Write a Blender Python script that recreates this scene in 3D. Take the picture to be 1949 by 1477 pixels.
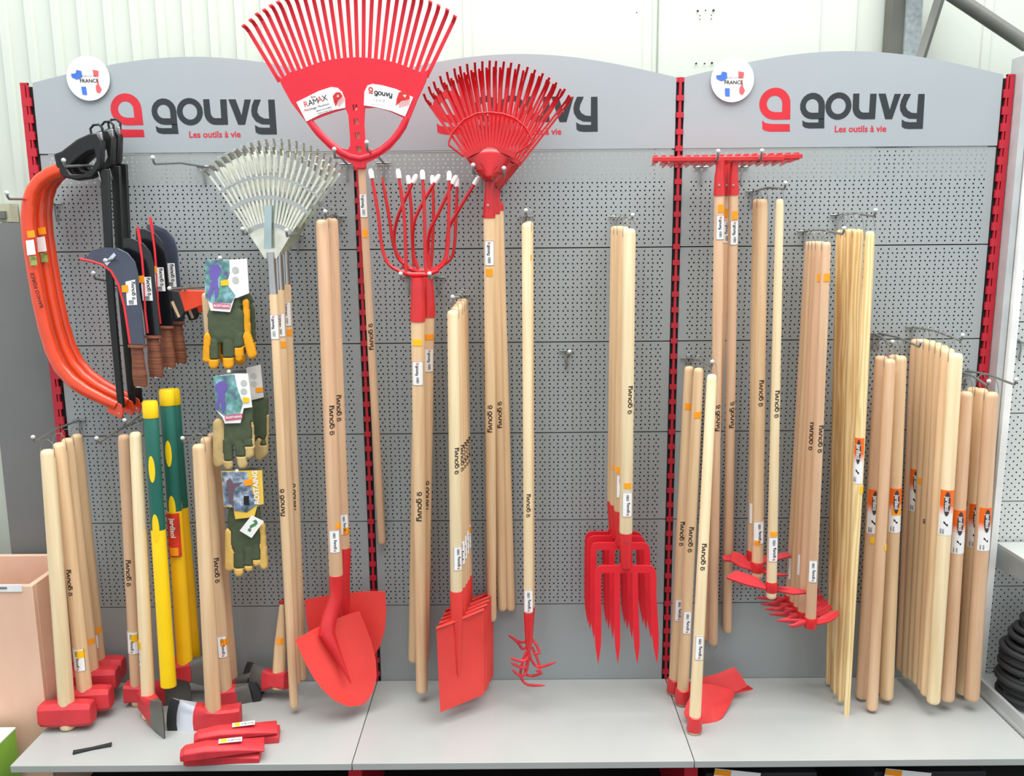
import bpy, bmesh, math, random
from mathutils import Vector, Matrix
from mathutils.geometry import tessellate_polygon
random.seed(7)
for o in list(bpy.data.objects): bpy.data.objects.remove(o)
SC = bpy.context.scene
COL = SC.collection
# ------------------------------------------------------------------ camera
FPX = 1585.0; CAM = Vector((-0.0192, -2.6778, 1.5129)); PITCH, YAW, ROLL = 0.1711, -0.0018, -0.0084
_cy, _sy, _cp, _sp = math.cos(YAW), math.sin(YAW), math.cos(PITCH), math.sin(PITCH)
FW = Vector((_sy*_cp, _cy*_cp, -_sp)); _R = Vector((_cy, -_sy, 0)); _U = _R.cross(FW)
RT = _R*math.cos(ROLL) + _U*math.sin(ROLL); UP = -_R*math.sin(ROLL) + _U*math.cos(ROLL)
cd = bpy.data.cameras.new('camera'); cam = bpy.data.objects.new('camera', cd); COL.objects.link(cam)
cd.sensor_width = 36; cd.lens = 36*FPX/1949; cd.clip_start = .05
m = Matrix((RT, UP, -FW)).transposed().to_4x4(); m.translation = CAM; cam.matrix_world = m
SC.camera = cam
# ------------------------------------------------------------------ light
w = bpy.data.worlds.new('world'); SC.world = w; w.use_nodes = True
w.node_tree.nodes['Background'].inputs[0].default_value = (.93, .97, 1, 1)
w.node_tree.nodes['Background'].inputs[1].default_value = .62
def area(name, loc, size, sy, power, rot, col=(1, .985, .96)):
    l = bpy.data.lights.new(name, 'AREA'); l.shape = 'RECTANGLE'; l.size = size; l.size_y = sy; l.energy = power; l.color = col
    o = bpy.data.objects.new(name, l); COL.objects.link(o); o.location = loc; o.rotation_euler = rot
    o.visible_camera = True
    return o
area('ceiling_skylight', (0.3, -1.7, 4.6), 6.0, 2.4, 175, (math.radians(14), 0, 0))
area('strip_lamp', (0.1, .0, 4.3), 3.6, .5, 60, (0, 0, 0))
SC.view_settings.view_transform = 'Standard'; SC.view_settings.look = 'None'
SC.view_settings.gamma = 1; SC.view_settings.use_curve_mapping = False; SC.view_settings.exposure = 0.70
# ------------------------------------------------------------------ pixel <-> world helpers
def ray(px, py):
    return (FW*FPX + RT*(px-974.5) - UP*(py-738.5)).normalized()
def at(px, py, Y):
    d = ray(px, py); return CAM + d*((Y-CAM.y)/d.y)
def atz(px, py, Z):
    d = ray(px, py); return CAM + d*((Z-CAM.z)/d.z)
def mpp(P): return (P-CAM).dot(FW)/FPX
SHZ = 0.023
# ------------------------------------------------------------------ materials
def lin(c):
    if isinstance(c, str):
        c = [int(c[i:i+2], 16)/255 for i in (0, 2, 4)]
        c = [x/12.92 if x <= .04045 else ((x+.055)/1.055)**2.4 for x in c]
    return (*c, 1)
_m = {}
def M(name, col, rough=.5, metal=0, var=.10, scale=9, bump=0, coat=0, stretch=(1, 1, 1), detail=3):
    if name in _m: return _m[name]
    mt = bpy.data.materials.new(name); mt.use_nodes = True; nt = mt.node_tree; b = nt.nodes['Principled BSDF']
    c = lin(col)
    tc = nt.nodes.new('ShaderNodeTexCoord'); mp = nt.nodes.new('ShaderNodeMapping'); mp.inputs['Scale'].default_value = stretch
    nz = nt.nodes.new('ShaderNodeTexNoise'); nz.inputs['Scale'].default_value = scale; nz.inputs['Detail'].default_value = detail
    nt.links.new(tc.outputs['Object'], mp.inputs[0]); nt.links.new(mp.outputs[0], nz.inputs['Vector'])
    r = nt.nodes.new('ShaderNodeValToRGB'); r.color_ramp.elements[0].position = .3; r.color_ramp.elements[1].position = .7
    r.color_ramp.elements[0].color = tuple(x*(1-var) for x in c[:3])+(1,); r.color_ramp.elements[1].color = tuple(min(1, x*(1+var)) for x in c[:3])+(1,)
    nt.links.new(nz.outputs['Fac'], r.inputs[0]); nt.links.new(r.outputs[0], b.inputs['Base Color'])
    b.inputs['Roughness'].default_value = rough; b.inputs['Metallic'].default_value = metal
    if coat: b.inputs['Coat Weight'].default_value = coat
    if bump:
        bp = nt.nodes.new('ShaderNodeBump'); bp.inputs['Strength'].default_value = bump; bp.inputs['Distance'].default_value = .002
        nt.links.new(nz.outputs['Fac'], bp.inputs['Height']); nt.links.new(bp.outputs[0], b.inputs['Normal'])
    _m[name] = mt; return mt
def wood(name, c1, c2, sc=60, st=(1, 1, .05), rough=.6, contrast=(.3, .75), hue=.05, wave=0):
    mt = bpy.data.materials.new(name); mt.use_nodes = True; nt = mt.node_tree; b = nt.nodes['Principled BSDF']
    tc = nt.nodes.new('ShaderNodeTexCoord'); oi = nt.nodes.new('ShaderNodeObjectInfo')
    ad = nt.nodes.new('ShaderNodeVectorMath'); ad.operation = 'ADD'
    cx = nt.nodes.new('ShaderNodeVectorMath'); cx.operation = 'SCALE'; cx.inputs[0].default_value = (7, 11, 5)
    nt.links.new(oi.outputs['Random'], cx.inputs['Scale']); nt.links.new(tc.outputs['Object'], ad.inputs[0]); nt.links.new(cx.outputs[0], ad.inputs[1])
    mp = nt.nodes.new('ShaderNodeMapping'); mp.inputs['Scale'].default_value = st
    nt.links.new(ad.outputs[0], mp.inputs[0])
    nz = nt.nodes.new('ShaderNodeTexNoise'); nz.inputs['Scale'].default_value = sc; nz.inputs['Detail'].default_value = 5
    nt.links.new(mp.outputs[0], nz.inputs['Vector'])
    src = nz.outputs['Fac']
    if wave:
        wv = nt.nodes.new('ShaderNodeTexWave'); wv.inputs['Scale'].default_value = wave; wv.inputs['Distortion'].default_value = 9
        wv.inputs['Detail'].default_value = 2; wv.inputs['Detail Scale'].default_value = 1.2
        nt.links.new(mp.outputs[0], wv.inputs['Vector'])
        mx = nt.nodes.new('ShaderNodeMath'); mx.operation = 'MULTIPLY_ADD'; mx.inputs[1].default_value = .6
        hf = nt.nodes.new('ShaderNodeMath'); hf.operation = 'MULTIPLY'; hf.inputs[1].default_value = .4
        nt.links.new(src, hf.inputs[0]); nt.links.new(wv.outputs['Fac'], mx.inputs[0]); nt.links.new(hf.outputs[0], mx.inputs[2]); src = mx.outputs[0]
    r = nt.nodes.new('ShaderNodeValToRGB'); r.color_ramp.elements[0].position = contrast[0]; r.color_ramp.elements[1].position = contrast[1]
    r.color_ramp.elements[0].color = lin(c1); r.color_ramp.elements[1].color = lin(c2)
    nt.links.new(src, r.inputs[0])
    hs = nt.nodes.new('ShaderNodeHueSaturation')
    mr = nt.nodes.new('ShaderNodeMapRange'); mr.inputs['To Min'].default_value = 1-hue*2; mr.inputs['To Max'].default_value = 1+hue
    nt.links.new(oi.outputs['Random'], mr.inputs[0]); nt.links.new(mr.outputs[0], hs.inputs['Value'])
    nt.links.new(r.outputs[0], hs.inputs['Color']); nt.links.new(hs.outputs[0], b.inputs['Base Color'])
    b.inputs['Roughness'].default_value = rough
    bp = nt.nodes.new('ShaderNodeBump'); bp.inputs['Strength'].default_value = .15; bp.inputs['Distance'].default_value = .001
    nt.links.new(src, bp.inputs['Height']); nt.links.new(bp.outputs[0], b.inputs['Normal'])
    return mt
BEECH = wood('pale_beech', 'd8b388', 'eed0a6')
PINK = wood('pink_beech', 'd4aa86', 'e8c4a0')
CREAM = wood('cream_ash', 'e4ca9c', 'f7e5bf')
PINE = wood('varnished_pine', 'cfa262', 'f4d8a0', sc=40, st=(1, .6, .07), contrast=(.08, .8), wave=34, rough=.4)
LEATHER = wood('stacked_leather', '5a2e1c', '93583a', sc=30, st=(.3, .3, 7))
CRATE = wood('pink_plywood', 'e2b79c', 'f4d0b8', sc=6, st=(1, .4, .4))
PANEL = M('grey_panel_paint', '979e9f', .38, var=.02, scale=2)
HEADER = M('grey_header_paint', '9ba3a7', .42, var=.02, scale=2)
SHELF = M('grey_shelf_paint', 'a9adab', .36, var=.05, scale=3)
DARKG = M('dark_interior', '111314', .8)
RED = M('red_enamel', 'd2282c', .38, coat=.25, var=.05)
REDP = M('red_plastic', 'e4273a', .4, var=.03)
REDM = M('matt_red_paint', 'c8323a', .55, var=.12, scale=25)
REDF = M('dark_red_gloss', 'c9101a', .25, coat=.5, var=.06)
REDB = M('orange_red_steel', 'e0403a', .42, var=.09, scale=6)
POST = M('red_post_paint', 'b3192d', .45, var=.04)
ORANGE = M('orange_lacquer', 'dd4012', .28, coat=.6, var=.05)
CHROME = M('zinc_plated_steel', 'b9bcbb', .28, 1, var=.08)
GALV = M('galvanised_spring_steel', 'e6e6d6', .22, .85, var=.15, scale=30)
HOOKM = M('grey_hook_steel', '8f9290', .35, .7, var=.08)
WIRE = M('thin_wire', '9a9c99', .35, .8)
STEEL = M('bare_blade_steel', '6d6f6a', .4, .4, var=.15)
DSTEEL = M('blued_blade_steel', '454c5c', .3, .35, var=.12, scale=14, coat=.4)
BLACK = M('black_plastic', '0f1010', .4, var=.2)
BLACKM = M('matt_black_rubber', '26282a', .65, var=.15)
WHITE = M('white_sticker', 'f2f2f0', .5, var=.01)
SHINE = M('silvered_foil', 'c8d0de', .35, .3)
INK = M('black_ink', '16181a', .5)
BURN = M('branded_burn', '33241a', .7)
LOGOK = M('logo_black', '23292d', .4)
LOGOR = M('logo_red', 'c2212f', .4)
PRICE = M('orange_price_tag', 'ffa00e', .55, var=.04)
PRICEY = M('yellow_price_tag', 'ffc412', .55, var=.04)
YEL = M('yellow_fibreglass', 'f8c40a', .4, var=.04)
YEL2 = M('bright_yellow_plastic', 'fbd30a', .4, var=.03)
GREEN = M('green_rubber', '1c6557', .5, var=.05)
GFAB = M('green_cotton', '4b5740', .9, var=.10, scale=60, bump=.4)
YLEA = M('yellow_leather', 'e8a10c', .75, var=.10, scale=35, bump=.3)
BLEA = M('beige_leather', 'c3aa74', .8, var=.12, scale=35, bump=.3)
TAN = M('tan_leather', 'd9b463', .8, var=.10, scale=35, bump=.3)
# ------------------------------------------------------------------ mesh builder
class MB:
    def __init__(s): s.v = []; s.f = []; s.mi = []; s.cm = 0
    def add(s, vs, fs):
        n = len(s.v); s.v += [Vector(a) for a in vs]; s.f += [tuple(i+n for i in f) for f in fs]; s.mi += [s.cm]*len(fs)
    def box(s, x0, x1, y0, y1, z0, z1, mat=None):
        vs = [Vector((x, y, z)) for z in (z0, z1) for y in (y0, y1) for x in (x0, x1)]
        if mat is not None: vs = [mat @ a for a in vs]
        s.add(vs, [(0, 2, 3, 1), (4, 5, 7, 6), (0, 1, 5, 4), (2, 6, 7, 3), (0, 4, 6, 2), (1, 3, 7, 5)]); return s
    def loft(s, rings, cap=True, close=True):
        n = len(rings[0]); vs = [p for r in rings for p in r]; fs = []
        for i in range(len(rings)-1):
            for j in range(n if close else n-1):
                k = (j+1) % n; fs.append((i*n+j, i*n+k, (i+1)*n+k, (i+1)*n+j))
        if cap: fs += [tuple(range(n))[::-1], tuple(range((len(rings)-1)*n, len(rings)*n))]
        s.add(vs, fs); return s
    def tube(s, pts, r, n=10, flat=None):
        pts = [Vector(p) for p in pts]; rr = r if isinstance(r, (list, tuple)) else [r]*len(pts)
        t0 = (pts[1]-pts[0]).normalized(); a = Vector((0, 0, 1)) if abs(t0.z) < .9 else Vector((1, 0, 0))
        u = t0.cross(a).normalized(); rings = []
        for i, p in enumerate(pts):
            t = (pts[min(i+1, len(pts)-1)]-pts[max(i-1, 0)]).normalized()
            u = (u-t*u.dot(t)).normalized(); v = t.cross(u)
            fu, fv = (flat or (1, 1))
            rings.append([p+u*(math.cos(2*math.pi*k/n)*rr[i]*fu)+v*(math.sin(2*math.pi*k/n)*rr[i]*fv) for k in range(n)])
        s.loft(rings); return s
    def lathe(s, prof, n=20, o=(0, 0, 0), sx=1, sy=1):
        s.loft([[Vector((o[0]+r*sx*math.cos(2*math.pi*k/n), o[1]+r*sy*math.sin(2*math.pi*k/n), o[2]+z)) for k in range(n)] for r, z in prof]); return s
    def ball(s, c, r, n=10):
        c = Vector(c); s.loft([[c+Vector((r*math.sin(t)*math.cos(2*math.pi*k/n), r*math.sin(t)*math.sin(2*math.pi*k/n), r*math.cos(t))) for k in range(n)] for t in [max(.02, math.pi*i/7) if i < 7 else math.pi-.02 for i in range(8)]]); return s
    def prism(s, loops, y0, y1, mp=None):
        # loops: 2-D (x,z) outlines (first outer, rest holes); extruded from y0 to y1
        pl = [[Vector((a[0], a[1], 0)) for a in lp] for lp in loops]
        tr = tessellate_polygon(pl); flat = [a for lp in pl for a in lp]; n = len(flat)
        f = mp or (lambda x, z, y: Vector((x, y, z)))
        vs = [f(a.x, a.y, y0) for a in flat]+[f(a.x, a.y, y1) for a in flat]
        fs = [tuple(t) for t in tr]+[tuple(i+n for i in t)[::-1] for t in tr]
        b = 0
        for lp in pl:
            k = len(lp)
            for i in range(k): fs.append((b+i, b+(i+1) % k, n+b+(i+1) % k, n+b+i))
            b += k
        s.add(vs, fs); return s
    def art(s, art, fn):
        vs, fs = art; s.add([fn(x, y) for x, y in vs], fs); return s
    def build(s, name, mats, parent=None, sharp=35, bevel=0, recalc=True):
        me = bpy.data.meshes.new(name); me.from_pydata([tuple(a) for a in s.v], [], s.f)
        if not isinstance(mats, (list, tuple)): mats = [mats]
        for x in mats: me.materials.append(x)
        me.polygons.foreach_set('material_index', s.mi); me.validate()
        if recalc:
            bm = bmesh.new(); bm.from_mesh(me); bmesh.ops.recalc_face_normals(bm, faces=bm.faces); bm.to_mesh(me); bm.free()
        me.polygons.foreach_set('use_smooth', [True]*len(me.polygons)); me.set_sharp_from_angle(angle=math.radians(sharp))
        o = bpy.data.objects.new(name, me); COL.objects.link(o)
        if parent is not None: o.parent = parent
        if bevel:
            b = o.modifiers.new('bevel', 'BEVEL'); b.width = bevel; b.segments = 2; b.limit_method = 'ANGLE'; b.angle_limit = math.radians(40)
        return o
def tag(o, label, cat, group=None):
    o['label'] = label; o['category'] = cat
    if group: o['group'] = group
    return o
def struct(o): o['kind'] = 'structure'; return o
def empty(name, label, cat, loc=(0, 0, 0), group=None):
    o = bpy.data.objects.new(name, None); COL.objects.link(o); o.location = loc; o.empty_display_size = .05
    return tag(o, label, cat, group)
# ------------------------------------------------------------------ 2-D art
def arc(cx, cy, rx, ry, a0, a1, n=14):
    return [(cx+rx*math.cos(math.radians(a0+(a1-a0)*i/n)), cy+ry*math.sin(math.radians(a0+(a1-a0)*i/n))) for i in range(n+1)]
def fill(loops):
    pl = [[Vector((a[0], a[1], 0)) for a in lp] for lp in loops]
    return [(a.x, a.y) for lp in pl for a in lp], [tuple(t) for t in tessellate_polygon(pl)]
def merge(*arts):
    V, F = [], []
    for vs, fs in arts:
        n = len(V); V += vs; F += [tuple(i+n for i in f) for f in fs]
    return V, F
def xf(art, s=1, dx=0, dy=0, rot=0, sy=None):
    c, n = math.cos(math.radians(rot)), math.sin(math.radians(rot)); sy = s if sy is None else sy
    return [((x*s)*c-(y*sy)*n+dx, (x*s)*n+(y*sy)*c+dy) for x, y in art[0]], art[1]
_t = {}
def text(body, bold=0):
    k = (body, bold)
    if k in _t: return _t[k]
    c = bpy.data.curves.new('t', 'FONT'); c.body = body; c.size = 1; c.resolution_u = 3; c.offset = bold
    c.align_x = 'CENTER'; c.align_y = 'CENTER'
    o = bpy.data.objects.new('t', c); me = bpy.data.meshes.new_from_object(o)
    r = ([(v.co.x, v.co.y) for v in me.vertices], [tuple(p.vertices) for p in me.polygons])
    bpy.data.objects.remove(o); bpy.data.meshes.remove(me); bpy.data.curves.remove(c); _t[k] = r; return r
def subdiv(art, ml):
    V = list(art[0]); out = []; cache = {}
    st = []
    for f in art[1]:
        for k in range(1, len(f)-1): st.append((f[0], f[k], f[k+1]))
    while st:
        t = st.pop(); d = [math.dist(V[t[i]], V[t[(i+1) % 3]]) for i in range(3)]; i = d.index(max(d))
        if d[i] <= ml: out.append(t); continue
        a, b, c = t[i], t[(i+1) % 3], t[(i+2) % 3]; k = (min(a, b), max(a, b))
        if k not in cache: cache[k] = len(V); V.append(((V[a][0]+V[b][0])/2, (V[a][1]+V[b][1])/2))
        m_ = cache[k]; st += [(a, m_, c), (m_, b, c)]
    return V, out
# maker's lettering, traced in drawing units then normalised to width 1 (x 0..1)
def U(p): return [((x-1002)/830, -(y-790)/830) for x, y in p]
def icon_loops(x0, y0, s):
    f = lambda p: [(x0+x*s, y0+y*s) for x, y in p]
    bowl = arc(105, 103, 105, 103, 90, 270)+arc(105, 103, 103, 103, 270, 360, 8)[1:]+[(212, 205)]
    hole = arc(102, 103, 52, 52, 90, 270)+arc(102, 103, 52, 52, 270, 360, 6)[1:]+[(155, 157), (103, 157)]
    bar = [(24, 210), (45, 226), (80, 233), (210, 235), (214, 283), (80, 283), (45, 276), (28, 266)]
    return [f(bowl), f(hole)], [f(bar)]
def gouvy():
    a = []
    bowl = arc(1085, 757, 83, 85, 90, 360)+[(1168, 842)]
    a.append(fill([U([(1168, 842)]+[(x, y) for x, y in arc(1085, 757, 83, 85, 90, 360)]), U(arc(1083, 756, 43, 44, 90, 360)+[(1126, 800)])]))
    a.append(fill([U([(1022, 848), (1040, 859), (1065, 863), (1130, 863), (1130, 838), (1168, 838), (1172, 901), (1070, 901), (1043, 896), (1026, 884)])]))
    a.append(fill([U(arc(1258, 759, 87, 88, 0, 345, 26)), U(arc(1258, 759, 49, 51, 0, 345, 22))]))
    a.append(fill([U([(1352, 680), (1393, 680), (1396, 760)]+arc(1428, 765, 32, 37, 180, 90, 5)+[(1465, 802), (1465, 682), (1508, 682), (1508, 845), (1425, 845)]+arc(1425, 765, 72, 80, 90, 180, 7))]))
    a.append(fill([U([(1520, 682), (1568, 682), (1602, 785), (1628, 684), (1670, 684), (1622, 846), (1576, 846)])]))
    a.append(fill([U([(1692, 685), (1737, 685), (1714, 735), (1708, 765), (1722, 790), (1750, 806), (1785, 808), (1785, 686), (1828, 686), (1832, 910), (1735, 910), (1708, 906), (1690, 895), (1687, 848), (1710, 862), (1740, 866), (1787, 866), (1787, 846), (1735, 844), (1695, 825), (1672, 790), (1668, 757), (1674, 725)])]))
    return merge(*a)
GOUVY = gouvy()
def icon(s=1):
    l1, l2 = icon_loops(0, 0, 1)
    A = merge(fill(l1), fill(l2)); return [((x-106)/283*s, (142-y)/283*s) for x, y in A[0]], A[1]
ICON = icon()
BRAND = merge(xf(GOUVY, .78, .22, -.03), xf(ICON, .19, .072, -.005, 0))    # x 0..1
BRAND_S = subdiv(BRAND, .045)
GOUVY_S = subdiv(GOUVY, .06)
def barcode(w, h, n=9):
    r = random.Random(3); a = []; x = 0
    while x < w:
        b = w/n*r.uniform(.2, .6); a.append(([(x, 0), (x+b, 0), (x+b, h), (x, h)], [(0, 1, 2, 3)])); x += b+w/n*r.uniform(.3, .6)
    return merge(*a)
# ------------------------------------------------------------------ setting
YW = .26
def ribbed_wall():
    b = MB(); x = -3.2; pts = [(-3.4, YW)]
    while x < -.72:
        pts += [(x, YW), (x+.006, YW-.012), (x+.030, YW-.012), (x+.034, YW)]; x += .087
    for xx in (-.60, -.18, .42, .98, 1.1, 1.32, 1.55, 1.75, 1.95, 2.2, 2.5):
        pts += [(xx, YW), (xx+.004, YW-.006), (xx+.03, YW-.006), (xx+.033, YW)]
    pts.append((3.4, YW))
    b.loft([[Vector((x, y, -.30)), Vector((x, y, 4.2))] for x, y in pts], cap=False, close=False)
    return b
WALLM = M('white_cladding', 'bfc6bc', .5, var=.02, scale=1.5)
struct(ribbed_wall().build('wall_back', WALLM, recalc=False))
FLOORM = M('dark_floor_tile', '2c2b2a', .6, var=.2, scale=4)
struct(MB().box(-3.4, 3.4, -5, YW+.1, -.36, -.30).build('floor', FLOORM))
wd = MB()                                   # bolt holes drilled in the cladding
for px, py, r in [(1328, 21, 2.2), (1343, 20, 1.4), (1358, 20, 2.4), (1332, 30, 1.1), (1354, 29, 1.1), (1332, 37, 1.1), (1354, 36, 1.1), (1325, 121, 2), (1341, 121, 1.6), (1355, 120, 2.2), (1212, 24, 1.2)]:
    p = at(px, py, YW-.0065); wd.lathe([(r*.0017, -.001), (r*.0017, .001)], 8)
    for v in wd.v[-16:]: v[:] = (p.x+v.x, p.y+v.z, p.z+v.y)
struct(wd.build('trim_1', DARKG))
p0 = at(1253, 0, YW); p1 = at(1252, 130, YW)
struct(MB().box(p0.x-.0015, p0.x+.0015, YW-.004, YW, -.3, 4.2).build('trim_2', M('cladding_joint', '8b8f86', .7)))
# perforated panels: one shared mesh, real holes
def perforated_mesh(name, W=.974, H=.2965, dense=True):
    V, F = [], []; cell = .0125; rad = .0027; y = 0
    rows = int(round(.3/cell))-1
    zt = H/2; top = H/2-(.3-.0035-rows*cell)/2
    def ring(cx, cz, hw, hh):
        n = len(V)
        for k in range(8):
            a = math.pi/8+k*math.pi/4; V.append((cx+rad*math.cos(a), 0, cz+rad*math.sin(a)))
        o = [(hw, hh*.42), (hw*.42, hh), (-hw*.42, hh), (-hw, hh*.42), (-hw, -hh*.42), (-hw*.42, -hh), (hw*.42, -hh), (hw, -hh*.42)]
        for a, c in o: V.append((cx+a, 0, cz+c))
        c4 = [(hw, hh), (-hw, hh), (-hw, -hh), (hw, -hh)]
        for a, c in c4: V.append((cx+a, 0, cz+c))
        for k in range(8): F.append((n+k, n+(k+1) % 8, n+8+(k+1) % 8, n+8+k))
        for q, (i, j) in enumerate(((0, 1), (2, 3), (4, 5), (6, 7))): F.append((n+16+q, n+8+j, n+8+i))
    def quad(x0, x1, z0, z1):
        n = len(V); V.extend([(x0, 0, z0), (x1, 0, z0), (x1, 0, z1), (x0, 0, z1)]); F.append((n, n+1, n+2, n+3))
    z = top
    for r in range(rows):
        odd = r % 2 == 1
        pitch = .015 if (odd and dense) else .025
        n = int((W-.035)/pitch); x0 = -n*pitch/2
        if not dense and odd: x0 += .0125; n -= 1
        for i in range(n): ring(x0+pitch*(i+.5), z-cell/2, pitch/2, cell/2)
        quad(-W/2, x0, z-cell, z); quad(x0+n*pitch, W/2, z-cell, z); z -= cell
    quad(-W/2, W/2, top, H/2); quad(-W/2, W/2, -H/2, z)
    n = len(V)   # flanges folded back
    for a, c in ((-W/2, -H/2), (W/2, -H/2), (W/2, H/2), (-W/2, H/2)): V.extend([(a, 0, c), (a, .018, c)])
    for k in range(4): F.append((n+2*k, n+2*k+1, n+(2*k+3) % 8, n+(2*k+2) % 8))
    me = bpy.data.meshes.new(name); me.from_pydata(V, [], F); me.materials.append(PANEL); return me
PM = perforated_mesh('perforated_panel')
struct(MB().box(-1.52, 1.52, .06, .07, -.3, 1.715).build('wall_rear_shade_sheet', DARKG)); struct(MB().box(1.56, 2.9, .06, .07, -.3, 2.0).build('wall_side_shade_sheet', DARKG))  # two dark sheets added behind the panels so the holes look shaded
BAY = [(-1, 'left'), (0, 'middle'), (1, 'right')]
ORD = ['topmost', 'second from the top', 'third from the top', 'fourth from the top', 'lowest']
for bx, bn in BAY:
    for k in range(5):
        o = bpy.data.objects.new('perforated_panel', PM); COL.objects.link(o); o.location = (bx, 0, 1.65-.3*k)
        tag(o, f'grey perforated steel back panel, {ORD[k]} in the {bn} bay of the display', 'panel', 'perforated back panels')
    o = MB().box(bx-.487, bx+.487, 0, .018, .004, .2985).build('kick_panel', PANEL)
    tag(o, f'plain grey unperforated panel just above the base shelf in the {bn} bay', 'panel', 'plain lower panels')
    # header with arched top
    h = empty('header_sign', {'left': 'arched grey header sign of the left bay, above the bow saws', 'middle': 'arched grey header sign behind the big red leaf rakes, lettering half hidden', 'right': 'arched grey header sign of the right bay with its whole lettering in view'}[bn], 'sign', (bx, 0, 1.8), 'header signs')
    lo = [(-.4875, .0015), (.4875, .0015)]+[(.4875-.975*i/28, .212+.072*math.sin(math.pi*i/28)) for i in range(29)]
    MB().prism([lo], -.003, .015).build('board', HEADER, h)
    ox = {-1: -.250, 0: -.257, 1: -.252}[bx]; yy = -.0036
    MB().art(xf(GOUVY, .383, ox+.122, .109), lambda x, y: Vector((x, yy, y))).build('lettering', LOGOK, h, recalc=False)
    MB().art(xf(ICON, .13, ox+.045, .114), lambda x, y: Vector((x, yy, y))).build('emblem', LOGOR, h, recalc=False)
    MB().art(xf(text('Les outils à vie', .022), .027, ox+.312, .0545), lambda x, y: Vector((x, yy, y))).build('tagline', LOGOR, h, recalc=False)
# uprights
def upright(x, label, kind):
    r = empty('upright_post', label, 'post', (x, 0, 0), 'red slotted uprights')
    b = MB(); H = 2.012; zz = SHZ+.02
    if kind == 'mid':
        b.box(-.0042, .0042, -.006, .0, SHZ, H)
        while zz < H-.02: b.box(-.0105, .0105, -.0075, .0, zz, zz+.016); zz += .05
        b.box(-.0125, .0125, -.003, .0, H-.014, H); back = (-.0125, .0125)
    else:
        q = kind
        b.box(*sorted((q*.002, q*.016)), -.008, .0, -.3, H); b.box(*sorted((q*-.007, q*-.002)), -.008, .0, SHZ, H)
        while zz < H-.02: b.box(*sorted((q*-.013, q*.016)), -.0085, .0, zz, zz+.025); zz += .05
        b.box(*sorted((q*-.007, q*.016)), -.0085, .0, H-.006, H); back = sorted((q*-.0175, q*.0155))
    b.build('slotted_face', POST, r)
    MB().box(back[0], back[1], .004, .05, -.30, H-.01).build('slot_channel', DARKG, r)
    if kind == 'mid': MB().box(-.02, .02, -.43, -.032, -.30, -.024).build('foot', POST, r)
upright(-1.507, 'red slotted upright at the far left edge of the display', -1)
upright(-.5, 'red slotted upright between the left and middle bays, partly behind the big plastic rake handle', 'mid')
upright(.5, 'red slotted upright between the middle and right bays, right of the digging forks', 'mid')
upright(1.505, 'red slotted upright at the right edge of the display, behind the spare handles', 1)
# base shelves
def base_shelf(x0, x1, label):
    e = empty('base_shelf', label, 'shelf', ((x0+x1)/2, -.235, SHZ), 'grey base shelves'); w2 = (x1-x0)/2-.0012
    MB().box(-w2, w2, -.235, .233, -.022, 0).build('deck', SHELF, e, bevel=.0015)
base_shelf(-1.50, -.5, 'left grey base shelf under the sledgehammers, axes and red wedges')
base_shelf(-.5, .5, 'middle grey base shelf, empty, below the square spades and digging forks')
base_shelf(.5, 1.52, 'right grey base shelf below the long poles and spare handles')
struct(MB().box(-1.5, 1.52, -.03, -.004, -.30, -.024).build('trim_3', DARKG))
# round stickers
def france_disc(px, py, label):
    c = at(px, py, -.012); e = empty('round_sticker', label, 'sticker', c, 'round white stickers'); R = .0655
    MB().lathe([(R*.98, -.002), (R, -.0005), (R, .001)], 40).build('disc', WHITE, e).rotation_euler = (math.pi/2, 0, 0)
    s = R/40; f = lambda y: (lambda a, b: Vector((a*s, y, b*s)))
    blue = [[(-31, 8), (-22, 9), (-20, 15), (-11, 13), (-10, 3), (-15, -1), (-22, -2), (-30, 2)], [(-14, -15), (-5, -15), (-4, -30), (-13, -29)]]
    red = [[(10, 15), (21, 13), (20, 2), (11, 4)], [(14, -12), (20, -12), (24, -20), (20, -27), (14, -25), (13, -18)], [(17, 0), (20, -12), (16, -12)]]
    for q in blue: MB().art(fill([q]), f(-.0026)).build('blue_map_shape', M('flag_blue', '3b6bc4', .5), e, recalc=False)
    for q in red: MB().art(fill([q]), f(-.0026)).build('red_map_shape', M('flag_red', 'ec5a5e', .5), e, recalc=False)
    MB().art(xf(text('FRANCE', .02), 9.4, 2, -5), f(-.0028)).art(xf(text('FABRIQUÉ EN', 0), 4.2, 2, 3.5), f(-.0028)).build('lettering', INK, e, recalc=False)
france_disc(168, 149, 'round white sticker with a flag-coloured map on the top left of the left header')
france_disc(1394, 152, 'round white sticker with a flag-coloured map at the left of the right header')
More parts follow.
